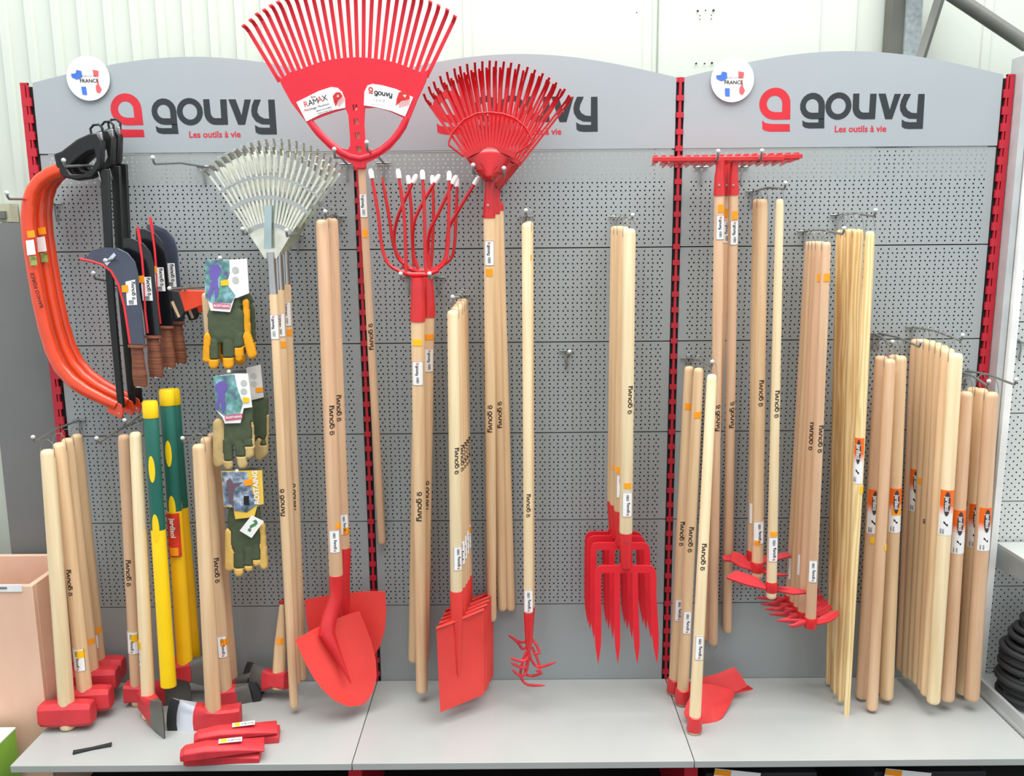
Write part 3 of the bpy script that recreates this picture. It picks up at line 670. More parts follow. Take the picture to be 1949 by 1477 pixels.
def glove_pack(lab, Y, dx, dy, kind, caps, card):
    e = world_empty('glove_pack', lab, 'gloves', card[0][0]+dx, card[0][1]+dy, Y, 'packs of work gloves')
    S = lambda L: [(x+dx, y+dy) for x, y in L]
    mats = {'y': (GFAB, YLEA), 'b': (GFAB, BLEA), 't': (GFAB, TAN)}[kind]
    glove(e, [(a+dx, b+dy, c+dx, d+dy, r, k, ys+dy) for a, b, c, d, r, k, ys in caps], Y, mats)
    return e, S
capsA = [(418, 600, 420, 630, 24, 0, 900), (442, 600, 443, 632, 22, 0, 900), (425, 580, 440, 580, 20, 0, 900), (396, 640, 393, 683, 8.5, 1, 0), (408, 652, 407, 694, 10, 0, 682), (435, 652, 435, 693, 11, 0, 680), (455, 640, 456, 674, 10, 0, 660), (458, 660, 456, 682, 8, 1, 0), (468, 575, 472, 640, 7, 1, 0), (470, 640, 480, 674, 10, 1, 0)]
e, S = glove_pack('green work gloves with bright yellow leather fingers, front of the upper pair packs', -.17, 0, 0, 'y', capsA, [(418, 493)])
world_slab(e, 'card', WHITE, [(391, 494), (446, 494), (470, 492), (474, 558), (454, 566), (446, 568), (438, 594), (401, 591), (396, 572), (390, 566)], -.186)
world_slab(e, 'card_picture', PIC1, [(390, 494), (436, 495), (437, 520), (431, 540), (448, 562), (440, 577), (402, 576), (391, 568)], -.1875)
world_slab(e, 'printed_figure', M('mauve_print', '6b5aa8', .6), [(397, 515), (404, 505), (416, 503), (422, 516), (414, 530), (416, 560), (410, 572), (407, 545), (400, 570), (395, 562), (403, 535)], -.1885)
world_slab(e, 'brand_block', RPINK, [(405, 577), (439, 579), (437, 588), (406, 586)], -.188)
world_art(e, 'brand_lettering', WHITE, text('ROSTAING', .03), 422, 582.5, 6.2, -.1892, -3)
world_slab(e, 'price_sticker', PRICEY, [(420, 534), (434, 532), (435, 543), (421, 544)], -.1892)
for yy in (514, 533): world_art(e, 'printed_circle', M('grey_print', 'b9bdb8', .6), fill([arc(0, 0, 1, 1, 0, 340, 16)]), 448, yy, 6.5, -.188)
e, S = glove_pack('second green and yellow glove pack, behind and right of the front upper one', -.12, 22, -8, 'y', capsA[:8], [(440, 493)])
world_slab(e, 'card', WHITE, [(436, 494), (470, 493), (473, 552), (440, 556)], -.134)
capsB = [(445, 770, 446, 830, 20, 0, 900), (462, 770, 464, 825, 20, 0, 900), (416, 806, 416, 880, 11, 1, 0), (434, 840, 435, 886, 9.5, 0, 875), (455, 845, 462, 883, 10.5, 0, 868), (474, 840, 475, 864, 10, 0, 848), (478, 800, 482, 850, 5, 1, 0)]
e, S = glove_pack('green work gloves with beige leather fingers, front of the middle packs', -.18, 0, 0, 'b', capsB, [(440, 712)])
world_slab(e, 'card', WHITE, [(406, 716), (448, 711), (472, 711), (480, 775), (464, 777), (458, 805), (428, 806), (424, 795), (412, 782)], -.196)
world_slab(e, 'card_picture', PIC1, [(405, 716), (446, 713), (452, 740), (462, 768), (455, 792), (426, 790), (412, 780)], -.1975)
world_slab(e, 'printed_figure', M('mauve_print', '6b5aa8'), [(408, 736), (416, 727), (428, 725), (434, 738), (427, 750), (430, 776), (424, 786), (420, 762), (414, 782), (410, 778), (416, 752)], -.1985)
world_slab(e, 'brand_block', RPINK, [(428, 791), (462, 787), (461, 797), (429, 801)], -.198)
world_art(e, 'brand_lettering', WHITE, text('ROSTAING', .03), 445, 794, 6.2, -.1992, 5)
world_slab(e, 'price_sticker', PRICEY, [(462, 756), (474, 757), (474, 766), (462, 766)], -.1992)
for yy in (729, 745): world_art(e, 'printed_circle', M('grey_print', 'b9bdb8'), fill([arc(0, 0, 1, 1, 0, 340, 16)]), 464, yy, 6, -.198)
capsB2 = [(482, 760, 484, 830, 14, 0, 900), (500, 760, 498, 825, 12, 0, 900), (500, 846, 500, 862, 11, 0, 846), (508, 790, 507, 855, 5, 1, 0), (490, 835, 494, 868, 10, 1, 0)]
e, S = glove_pack('green and beige glove pack with an orange price tag, right of the middle front pack', -.12, 0, 0, 'b', capsB2, [(485, 697)])
world_slab(e, 'card', M('grey_white_card', 'dcd9d4', .6), [(468, 700), (496, 694), (502, 756), (478, 762)], -.133)
world_slab(e, 'price_sticker', PRICE, [(486, 738), (500, 737), (501, 746), (487, 747)], -.1345)
for yy in (716, 731): world_art(e, 'printed_circle', M('grey_print', 'b9bdb8'), fill([arc(0, 0, 1, 1, 0, 340, 16)]), 483, yy, 6, -.134)
capsC = [(456, 990, 458, 1030, 24, 0, 1200), (478, 990, 478, 1025, 21, 0, 1200), (446, 975, 485, 975, 12, 0, 1200), (438, 1012, 437, 1078, 10, 1, 0), (455, 1045, 455, 1088, 10, 0, 1079), (474, 1045, 474, 1080, 9, 0, 1074), (488, 1040, 488, 1070, 8.5, 0, 1063), (497, 1000, 503, 1076, 8.5, 1, 0)]
e, S = glove_pack('lowest work glove pack, yellow card and a white tag with a green question mark', -.18, 0, 0, 't', capsC, [(460, 898)])
world_slab(e, 'card', M('yellow_card', 'eec74e', .5), [(421, 897), (499, 895), (502, 959), (490, 962), (484, 984), (448, 988), (444, 966), (426, 964)], -.196)
world_slab(e, 'card_picture', PIC2, [(422, 898), (470, 898), (480, 935), (490, 960), (470, 975), (446, 972), (442, 964), (426, 962)], -.1975)
world_slab(e, 'printed_figure', M('brown_print', '6c5560', .6), [(431, 915), (438, 910), (444, 920), (462, 918), (446, 930), (443, 950), (446, 972), (436, 950)], -.1985)
world_slab(e, 'printed_post', INK, [(464, 944), (474, 944), (474, 961), (464, 961)], -.1985)
world_art(e, 'brand_lettering', WHITE, text('ROSTAING', .03), 487.5, 928, 13.5, -.1992, 91)
world_slab(e, 'price_sticker', PRICE, [(464, 914), (480, 912), (481, 923), (466, 925)], -.1992)
world_slab(e, 'question_tag', WHITE, [(456, 1010), (479, 981), (502, 992), (479, 1024)], -.205)
world_art(e, 'question_mark', M('green_print', '4c8a52', .5), text('?', .03), 480, 1002, 36, -.2062, -35)
hook((450, 497), (420, 492), .2, 'short hook the upper glove packs hang from', up=0)
hook((470, 705), (437, 708), .2, 'short hook the middle glove packs hang from', up=0)
hook((480, 890), (452, 897), .2, 'short hook the lowest glove pack hangs from', up=0)
# ------------------------------------------------------------------ galvanised leaf rakes
def ribbon(b, pts, w, th, side=Vector((1, 0, 0))):
    rings = []
    for i, p in enumerate(pts):
        tn = (pts[min(i+1, len(pts)-1)]-pts[max(i-1, 0)]).normalized(); n = tn.cross(Vector((0, 1, 0)))
        if n.length < .2: n = side.copy()
        n.normalize(); f = n.cross(tn).normalized()
        rings.append([p+n*w/2+f*th/2, p-n*w/2+f*th/2, p-n*w/2-f*th/2, p+n*w/2-f*th/2])
    b.loft(rings)
def metal_rake(tp, bp, Y, lab, dx, dy, stamp=None, label=None, pr=None):
    t = Tool('metal_leaf_rake', lab, 'rake', tp, bp, Y, Y, 'galvanised leaf rakes')
    t.handle(16, 16, BEECH, wm=17)
    if stamp: t.stamp(*stamp, up=False)
    if label: t.label_(*label, up=False)
    if pr: t.price(pr, 30, 35, 12)
    k = t.k; N = t.pl(515+dx, 478+dy); N.y = 0
    sk = MB().tube([Vector((0, 0, -.012)), Vector((0, 0, 0)), Vector((N.x*.5, 0, N.z*.5)), Vector((N.x, 0, N.z-.004))], [.0125, .0125, .011, .012], 14).build('socket', CHROME, t.e)
    n = 19
    A0, A1 = -34, 38
    for i in range(n):
        a = math.radians(A0+(A1-A0)*i/(n-1)); d = Vector((math.sin(a), 0, math.cos(a))); q = Vector((N.x, 0, N.z-.02))
        Lt = (190+14*math.cos(a*2))*k; s0 = Vector(((i-n/2)*.0016, 0, 0))
        bow = lambda u: Vector((0, -.035*math.sin(math.pi*u)*0-.02*u, 0))
        b = MB(); ribbon(b, [q+s0, q+s0*.5+d*Lt*.3+bow(.3), q+d*Lt*.7+bow(.7), q+d*Lt*.93+bow(1), q+d*Lt*.985+bow(1)+Vector((0, -.014, 0)), q+d*Lt*.975+bow(1)+Vector((0, -.045, 0))], .0062, .0012)
        b.build('tine', GALV, t.e, sharp=30)
    def band(rad, w, nm, y):
        b = MB(); pts = [Vector((N.x, 0, N.z-.02))+Vector((math.sin(math.radians(a)), 0, math.cos(math.radians(a))))*rad*k+Vector((0, y, 0)) for a in [A0-4+(A1-A0+8)*i/16 for i in range(17)]]
        ribbon(b, pts, w, .003); b.build(nm, CHROME, t.e)
    band(112, .011, 'cross_band', -.012); band(62, .012, 'root_clamp', -.008); band(148, .006, 'upper_band', -.018)
    t.slab('spine_bar', M('pale_blue_zinc', 'a9bdbf', .35, .5), [[(x+dx, y+dy) for x, y in ((508, 392), (521, 392), (520, 474), (506, 474))]], -.02, .004)
    return t
metal_rake((545, 536), (576, 1292), -.085, 'rearmost galvanised leaf rake, its handle furthest right', 27, -14, (918, 968), (574, 620), 632)
metal_rake((533, 545), (565, 1300), -.145, 'middle galvanised leaf rake of the three, handle between the other two', 14, -7, None, (596, 640), 655)
t = metal_rake((520, 552), (560, 1346), -.205, 'foremost galvanised leaf rake with silvery fan and longest visible handle', 0, 0, (928, 980), (598, 645), None)
hook((490, 442), (463, 437), .24, 'left hook under the fans of the galvanised leaf rakes')
hook((566, 448), (546, 440), .24, 'right hook under the fans of the galvanised leaf rakes')
# ------------------------------------------------------------------ round shovels
def sheet(t, name, mat, rows, dish, ridge, th=.0022, n=14):
    """rows of (xl,yl,Yl, xr,yr,Yr) in photo units and depth; pressed steel sheet"""
    rings_f, rings_b = [], []; R = []
    for i, (xl, yl, Yl, xr, yr, Yr) in enumerate(rows):
        A = t.mi @ at(xl, yl, Yl); B = t.mi @ at(xr, yr, Yr); row = []; v = i/(len(rows)-1)
        for j in range(n+1):
            u = j/n; p = A.lerp(B, u); off = dish*(4*u*(1-u))*(1-v**4)
            rd = ridge*max(0, 1-abs(u-.5)*7)*max(0, 1-v*1.25); row.append(p+Vector((0, off-rd, 0)))
        R.append(row)
    b = MB(); N = n+1; V = [p for r in R for p in r]; m_ = len(V); V += [p+Vector((0, th, 0)) for p in V]; F = []
    for i in range(len(R)-1):
        for j in range(n):
            a = i*N+j; F += [(a, a+1, a+N+1, a+N), (m_+a+N, m_+a+N+1, m_+a+1, m_+a)]
    E_ = [j for j in range(n)]
    for j in range(n): F.append((j, m_+j, m_+j+1, j+1)); q = (len(R)-1)*N+j; F.append((q, q+1, m_+q+1, m_+q))
    for i in range(len(R)-1): a = i*N; F.append((a, a+N, m_+a+N, m_+a)); a = i*N+n; F.append((a, m_+a, m_+a+N, a+N))
    b.add(V, F); return b.build(name, mat, t.e, sharp=50)
t = Tool('round_shovel', 'rear round-point shovel, red blade squarely behind the front shovel', 'shovel', (631, 415), (655, 1050), -.115, -.12, 'round-point shovels')
t.handle(24, 23, PINK); t.stamp(750, 800, a=10); t.label_(976, 1014, 20, half=45); t.price(1008, 45, 35, 13); t.wire()
a = t.kb; c = t.mi @ at(652, 1140, -.13); c2 = t.mi @ at(655, 1195, -.125)
MB().tube([(0, 0, -t.L+.015), (0, 0, -t.L), c.lerp(Vector((0, 0, -t.L)), .5), c, c2], [12.5*a, 13*a, 13*a, 14*a, 4*a], 16).build('socket', RED, t.e)
sheet(t, 'blade', REDB, [(580, 1142, -.15, 733, 1126, -.13), (582, 1170, -.15, 735, 1160, -.13), (586, 1200, -.15, 733, 1195, -.13), (595, 1230, -.14, 724, 1228, -.13), (612, 1258, -.14, 706, 1258, -.13), (635, 1280, -.13, 684, 1280, -.13), (655, 1288, -.13, 668, 1288, -.13)], .022, .008)
t = Tool('round_shovel', 'front round-point shovel, big red blade turned towards the viewer', 'shovel', (613, 418), (640, 1102), -.19, -.2, 'round-point shovels')
t.handle(24, 26, PINK); t.stamp(770, 826, a=25); t.label_(1006, 1048, 10, half=45); t.price(998, 50, 25, 10); t.wire()
a = t.kb; c = t.mi @ at(627, 1175, -.215); c2 = t.mi @ at(622, 1205, -.235); c3 = t.mi @ at(668, 1300, -.25)
MB().tube([(0, 0, -t.L+.015), (0, 0, -t.L), (0, 0, -t.L-.05), c, c2, c2.lerp(c3, .5), c3], [13.8*a, 14*a, 13.6*a, 15*a, 15*a, 7*a, 1.5*a], 16).build('socket', RED, t.e)
sheet(t, 'blade', REDB, [(562, 1218, -.30, 684, 1164, -.17), (571, 1240, -.30, 695, 1190, -.17), (583, 1266, -.30, 707, 1222, -.17), (598, 1292, -.30, 715, 1255, -.18), (616, 1315, -.29, 717, 1288, -.19), (636, 1333, -.28, 711, 1315, -.20), (655, 1342, -.27, 701, 1332, -.21), (668, 1345, -.26, 690, 1342, -.22)], .028, .010)
hook((643, 412), (620, 404), .23, 'hook the two round shovels hang from')
# ------------------------------------------------------------------ big plastic leaf rake
t = Tool('plastic_leaf_rake', 'huge red plastic leaf rake with two white labels, reaching above the header', 'rake', (682, 205), (727, 1034), -.225, -.02)
t.handle(14, 15, PINK); t.stamp(614, 664, up=False, a=20); t.label_(368, 413, 5, up=False); t.price(443, 10, 35, 15)
D = lambda p: (440+p[0]/4.237, p[1]/4.237)
gx = [425, 460, 500, 543, 588, 628, 672, 715, 762, 808, 852, 898, 947, 995, 1043, 1090, 1137, 1186, 1233, 1280, 1325, 1372, 1415, 1460, 1505, 1548]
gy = [640, 605, 580, 570, 555, 538, 523, 508, 495, 485, 478, 472, 468, 465, 465, 467, 472, 478, 484, 495, 505, 520, 537, 555, 573, 590]
edge_top = [D((375, 600))]+[D((x, y)) for x, y in zip(gx, gy)]+[D((1600, 560))]
low = [(1575, 660), (1540, 735), (1510, 800), (1450, 950), (1380, 1090), (1290, 1200), (1180, 1275), (1100, 1312), (1085, 1350), (1010, 1350), (985, 1320), (900, 1268), (800, 1195), (700, 1095), (600, 962), (500, 832), (430, 705), (405, 650)]
op1 = [(660, 975), (760, 935), (850, 903), (935, 880), (955, 930), (968, 1100), (970, 1170), (950, 1205), (880, 1192), (800, 1125), (730, 1050)]
op2 = [(1085, 875), (1180, 868), (1290, 900), (1395, 950), (1350, 1035), (1290, 1112), (1210, 1180), (1150, 1212), (1110, 1195), (1090, 1150), (1080, 1000)]
sq = [[(x-20, y-24), (x+20, y-24), (x+22, y+24), (x-18, y+24)] for x, y in ((1005, 868), (1015, 980), (1027, 1092), (1037, 1203))]
t.slab('rake_body', REDP, [edge_top+[D(p) for p in low], [D(p) for p in op1], [D(p) for p in op2]]+[[D(p) for p in q] for q in sq], -.014, .012, .003)
MB().tube([t.pl(*D(p), -.014) for p in [(640, 985), (672, 1030), (725, 1088), (795, 1155), (880, 1222), (960, 1262), (1040, 1278), (1120, 1258), (1200, 1222), (1285, 1152), (1340, 1090), (1385, 1020), (1420, 945)]], [.009]+[.0105]*11+[.009], 12, flat=(1, 1)).build('carrying_arm', REDP, t.e)
MB().lathe([(9.5*t.k, t.z(322)), (9.5*t.k, t.z(305)), (13*t.k, t.z(295))], 20).build('socket', REDP, t.e)
tips = [(130, 225), (185, 178), (235, 132), (293, 100), (347, 65), (403, 38), (465, 12)]
tips += [(x, y) for x, y in zip((526, 590, 655, 722, 790, 862, 932, 1002, 1072, 1142, 1212, 1282, 1350, 1415, 1480), (-15, -38, -60, -78, -93, -104, -112, -115, -114, -109, -98, -82, -62, -38, -14))]
tips += [(1540, 8), (1610, 35), (1675, 65), (1745, 98), (1805, 150)]
rx = [390]+[(a+b)/2 for a, b in zip(gx, gx[1:])]+[1575]; ry = [620]+[(a+b)/2 for a, b in zip(gy, gy[1:])]+[585]
for (a, b_), x, y in zip(tips, rx, ry):
    P0, P1 = t.pl(*D((x, y+40)), -.014), t.pl(*D((a, b_)), -.014); d = (P1-P0)
    b = MB(); ribbon(b, [P0, P0+d*.3, P0+d*.93+Vector((0, -.003, 0)), P1+Vector((0, -.012, 0)), P1+d.normalized()*.004+Vector((0, -.03, 0))], .0102, .0044); b.build('tine', REDP, t.e)
L1 = [(540, 825), (620, 785), (720, 735), (820, 703), (870, 710), (905, 740), (930, 800), (932, 870), (850, 885), (740, 920), (620, 980)]
L2 = [(1080, 850), (1085, 740), (1110, 690), (1150, 678), (1230, 690), (1340, 720), (1475, 785), (1410, 940), (1300, 895), (1180, 865)]
l1 = t.slab('left_label', WHITE, [[D(p) for p in L1]], -.0215, .0012); l2 = t.slab('right_label', WHITE, [[D(p) for p in L2]], -.0215, .0012)
def lart(par, name, mat, art, px, py, size, rot):
    c = t.pl(*D((px, py)), -.0228); k = size/4.237*t.k; MB().art(xf(art, k, 0, 0, rot), lambda x, y: c+Vector((x, 0, y))).build(name, mat, par, recalc=False)
PR = M('print_red', 'd8322f', .5)
for ch, px, py, mm in (('R', 603, 842, PR), ('A', 640, 830, INK), ('M', 681, 818, INK), ('A', 716, 802, PR), ('X', 754, 792, INK)): lart(l1, 'lettering', mm, text(ch, .0), px, py, 62, 13)
lart(l1, 'lettering', INK, text('Balai', 0), 662, 780, 22, 13); lart(l1, 'lettering', PR, text('Réc', .01), 610, 886, 26, 14); lart(l1, 'lettering', INK, text('oltage ', .0), 662, 872, 26, 14)
lart(l1, 'lettering', INK, text('Maximum', .0), 745, 848, 24, 14); lart(l1, 'lettering', INK, text('Manche 150 cm (28/29)', .02), 748, 880, 13, 14); lart(l1, 'lettering', INK, text('largeur de travail : 75 cm', .02), 756, 900, 12, 14)
mini = fill([[(-.5, -.5), (-.1, -.1), (.3, .0), (.5, .05), (.45, .45), (.1, .6), (-.3, .45), (-.45, 0)], [(-.05, .3), (.15, .12), (.25, .35)]]); mini2 = merge(*[([( -.45+.1*i, -.0-.04*i*0), (-.41+.1*i, 0), (-.30+.085*i, -.62+.03*i), (-.33+.085*i, -.62+.03*i)], [(0, 1, 2, 3)]) for i in range(9)])
lart(l1, 'printed_rake', PR, merge(mini, xf(mini2, 1, .1, -.0)), 862, 800, 88, 25)
lart(l2, 'printed_rake', PR, merge(mini, xf(mini2, 1, .1, -.0)), 1385, 800, 110, -5)
lart(l2, 'lettering', INK, xf(GOUVY, 1, -.5, 0), 1226, 762, 145, -8); lart(l2, 'emblem', PR, ICON, 1125, 728, 50, -6)
lart(l2, 'lettering', M('grey_print', 'b9bdb8'), text('T 8 30 JB', 0), 1192, 810, 26, -2); lart(l2, 'lettering', M('grey_print', 'b9bdb8'), text('Fabriqué en France', 0), 1185, 845, 13, -4)
hook((660, 312), (637, 286), .27, 'left hook holding the huge red plastic rake', up=.02)
hook((730, 310), (699, 273), .27, 'right hook holding the huge red plastic rake', up=.02)
# ------------------------------------------------------------------ manure forks
def manure(tp, bp, Yt, Yb, lab, tines, bar, bare=None, **k):
    t = Tool('manure_fork', lab, 'fork', tp, bp, Yt, Yb, 'long-tined manure forks'); t.handle(26, 22, BEECH)
    b = MB(); q = bar
    kk = t.k
    MB().tube([t.pl(tp[0]-1, 528), t.pl(tp[0], 560), (0, 0, 0), (0, 0, -.018)], [11*kk, 13*kk, 14.5*kk, 14.5*kk], 18).build('socket', RED, t.e)
    MB().tube([t.pl(*p) for p in bar], [.0055]+[.0075]*(len(bar)-2)+[.0055], 10).build('cross_bar', REDF, t.e)
    for i, tn in enumerate(tines):
        pp = [t.pl(x, y, d) for x, y, d in tn]
        sm = [pp[0]]
        for u in range(len(pp)-1):
            p0 = pp[max(u-1, 0)]; p3 = pp[min(u+2, len(pp)-1)]
            for v in (.25, .5, .75, 1):
                sm.append(.5*((2*pp[u])+(pp[u+1]-p0)*v+(2*p0-5*pp[u]+4*pp[u+1]-p3)*v*v+(3*pp[u]-p0-3*pp[u+1]+p3)*v**3))
        o = MB().tube(sm, [.0052]*(len(sm)-2)+[.0045, .0015 if bare == i else .004], 10).build('tine', REDF, t.e, sharp=60)
        if bare != i:
            d = (sm[-1]-sm[-2]).normalized(); MB().tube([sm[-1]-d*.016, sm[-1]+d*.003, sm[-1]+d*.010], [.0072, .0072, .004], 12).build('white_tip', M('white_tip_cap', 'f4f2ee', .5), o)
    return t
t = manure((801, 588), (788, 1258), -.09, -.07, 'rearmost manure fork, one tine without its white cap', [[(770, 505, 0), (750, 470, -.01), (740, 410, -.02), (727, 336, -.02)], [(788, 508, 0), (785, 460, 0), (783, 400, -.01), (777, 340, -.01)], [(820, 508, 0), (823, 470, 0), (825, 400, -.01), (823, 340, -.01)], [(838, 506, 0), (862, 485, 0), (868, 410, -.01), (870, 345, -.01)]], [(765, 507), (790, 515), (820, 515), (842, 505)], bare=0)
t = manure((814, 592), (806, 1255), -.14, -.12, 'middle manure fork whose capped tines sweep to the right', [[(778, 508, 0), (757, 490, 0), (750, 450, -.01), (760, 405, -.03), (790, 338, -.05)], [(796, 512, 0), (787, 480, 0), (787, 430, -.02), (800, 395, -.03), (833, 338, -.05)], [(818, 512, 0), (815, 480, 0), (818, 440, -.02), (835, 405, -.03), (866, 340, -.05)], [(830, 510, 0), (848, 490, 0), (853, 440, -.01), (870, 405, -.03), (908, 342, -.05)]], [(772, 510), (795, 517), (820, 517), (838, 508)])
t.stamp(912, 966, up=False, a=20); t.label_(662, 706, 25, up=False, half=45); t.price(640, 20, 50, 10)
t = manure((795, 600), (803, 1316), -.2, -.14, 'foremost manure fork with four nearly straight white-capped tines', [[(765, 518, 0), (740, 503, 0), (727, 470, 0), (720, 410, -.01), (706, 328, -.02)], [(773, 519, 0), (772, 480, 0), (769, 410, -.01), (758, 328, -.02)], [(811, 519, 0), (809, 480, 0), (808, 410, -.01), (804, 330, -.02)], [(826, 518, 0), (846, 500, 0), (853, 465, 0), (854, 410, -.01), (855, 332, -.02)]], [(757, 515), (780, 523), (812, 523), (835, 515)])
t.stamp(932, 988, up=False, a=5); t.label_(686, 731, 0, up=False, half=50); t.price(650, 0, 40, 12, PRICEY)
hook((778, 528), (763, 522), .25, 'left of the two hooks under the manure forks')
hook((834, 528), (818, 522), .25, 'right of the two hooks under the manure forks')
# ------------------------------------------------------------------ square spades
sp = [((880, 568), (887, 1100), -.06), ((877, 573), (883, 1108), -.105), ((873, 578), (879, 1115), -.15), ((869, 583), (875, 1122), -.195), ((862, 590), (869, 1130), -.24)]
on = ['rearmost', 'fourth from the front', 'middle', 'second from the front', 'foremost']
for i, (tp, bp, Y) in enumerate(sp):
    t = Tool('square_spade', f'red square-bladed spade, {on[i]} in the nested row of five', 'spade', tp, bp, Y, Y, 'nested square spades')
    t.handle(22, 23, CREAM if i == 4 else BEECH); t.wire(.03)
    dx, dy = bp[0]-869, bp[1]-1130; a = t.kb; dy *= 1.15
    t.stamp(850-5*(4-i), 900-5*(4-i), a=20 if i == 4 else 45)
    t.label_(1037+dy*1.2, 1082+dy*1.2, 25, half=42)
    if i == 0: t.price(1006, 50, 35, 12)
    A = t.mi @ at(871+dx, 1215+dy, Y+.0)
    MB().tube([(0, 0, -t.L+.012), (0, 0, -t.L), (0, 0, -t.L-.06), A, t.mi @ at(873+dx, 1285+dy, Y-.012)], [12*a, 12.5*a, 12*a, 9*a, 2*a], 16).build('socket', REDB, t.e)
    L_, R_ = Y-.05, Y+.035
    sheet(t, 'blade', REDB, [(830+dx, 1194+dy, L_, 921+dx, 1158+dy, R_), (831+dx, 1204+dy, L_, 921+dx, 1164+dy, R_), (833+dx, 1250+dy, L_, 921+dx, 1210+dy, R_), (835+dx, 1300+dy, L_, 921+dx, 1262+dy, R_), (838+dx, 1356+dy, L_, 921+dx, 1322+dy, R_)], .008, .006)
    P = [t.mi @ at(x+dx, y+dy, q) for x, y, q in ((830, 1196, L_-.004), (858, 1186, Y-.02), (885, 1175, Y-.0), (921, 1160, R_-.004))]
    MB().tube(P, .0035, 8).build('tread', REDB, t.e)
hook((880, 562), (862, 566), .26, 'hook the nested square spades hang from', up=.006)
# ------------------------------------------------------------------ red spring leaf rakes
E2 = lambda p: (780+p[0]/3.6925, 90+p[1]/3.6925)
def red_rake(tp, bp, Yt, Yb, lab, dx, dy, full=True):
    o = lambda p: (E2(p)[0]+dx, E2(p)[1]+dy)
    t = Tool('red_leaf_rake', lab, 'rake', tp, bp, Yt, Yb, 'red spring leaf rakes'); t.handle(22, 18, BEECH)
    k = t.k; S0 = t.pl(*o((560, 960)))
    MB().tube([t.pl(*o((560, 870))), S0, t.pl(*o((558, 1010))), Vector((0, 0, 0)), Vector((0, 0, -.014))], [13*k, 9*k, 8.5*k, 12*k, 12*k], 18).build('socket', REDF, t.e)
    MB().tube([t.pl(*o((549, 1108)), -13*k), t.pl(*o((549, 1108)), -13.8*k)], .0035, 10).build('rivet', CHROME, t.e)
    # conical shell
    rings = []
    for v in range(6):
        u = v/5; L = (1-u)*530+u*385; R = (1-u)*590+u*740; yb = (1-u)*950+u*760; ym = (1-u)*930+u*702
        row = []
        for j in range(17):
            s_ = j/16; x = L+(R-L)*s_; y = yb+(ym-yb)*(4*s_*(1-s_)); row.append(t.pl(*o((x, y)), -.012-.03*4*s_*(1-s_)*(1-u*.6)))
        rings.append(row)
    ob = MB().loft(rings, cap=False, close=False).build('shell', REDF, t.e, sharp=60); md = ob.modifiers.new('t', 'SOLIDIFY'); md.thickness = .002
    rim = MB(); pts = [t.pl(*o((x, y)), -.022) for x, y in [(385+355*i/14, 765-58*math.sin(math.pi*i/14)) for i in range(15)]]
    ribbon(rim, pts, .014, .004); rim.build('rim_band', REDF, t.e)
    tx = [95, 130, 165, 210, 258, 310, 350, 400, 455, 508, 560, 605, 660, 712, 768, 828, 880, 935, 980, 1030, 1090]
    ty = [320, 270, 235, 195, 165, 140, 125, 108, 98, 90, 85, 88, 92, 100, 110, 130, 150, 175, 205, 240, 285]
    for i, (x, y) in enumerate(zip(tx, ty)):
        u = i/20; rx_, ry_ = 392+342*u, 760-52*math.sin(math.pi*u)
        P0 = t.pl(*o((rx_, ry_)), -.018); P2 = t.pl(*o((x, y+22)), -.018)
        kx, ky = x+(rx_-x)*.16, y+22+(ry_-y-22)*.16
        b = MB(); Pk = t.pl(*o((kx, ky)), -.005)
        Ptip = t.pl(*o((x+2, y+6)), -.03)
        ribbon(b, [P0, P0.lerp(Pk, .5)+Vector((0, .006, 0)), Pk, P2.lerp(Pk, .4)+Vector((0, -.006, 0)), Ptip], .0066, .0028); b.build('tine', REDF, t.e)
    if full: ring = [(855, 675), (858, 655), (850, 625), (810, 560), (740, 500), (660, 470), (560, 458), (470, 466), (380, 510), (300, 598), (275, 665), (275, 688)]
    if full: MB().tube([t.pl(*o((745, 745)), -.02)]+[t.pl(*o(p), -.03) for p in ring]+[t.pl(*o((380, 768)), -.02)], .003, 8).build('support_wire', REDF, t.e)
    return t
red_rake((947, 392), (972, 1160), -.07, -.01, 'rearmost red spring leaf rake, handle furthest right of its three', 12, 16, False)
t = red_rake((940, 398), (956, 1160), -.12, -.02, 'middle red spring leaf rake behind the foremost red fan', 8, 12, False); t.stamp(762, 812, up=False, a=25)
t = red_rake((931, 405), (936, 1180), -.2, -.045, 'foremost red spring leaf rake, fan overlapping the middle sign', 0, 0)
t.stamp(768, 820, up=False); t.label_(457, 504, 0, up=False, half=50); t.price(517, 0, 35, 14)
MB().tube([(.012, 0, -t.L+.04), (.02, 0, -t.L+.03), (.016, 0, -t.L+.01), (.008, 0, -t.L-.0)], .0006, 6).build('tag_loop', WIRE, t.e)
hook((916, 330), (901, 316), .25, 'left hook under the red spring leaf rake shell', up=.02)
hook((957, 335), (959, 322), .25, 'right hook under the red spring leaf rake shell', up=.02)
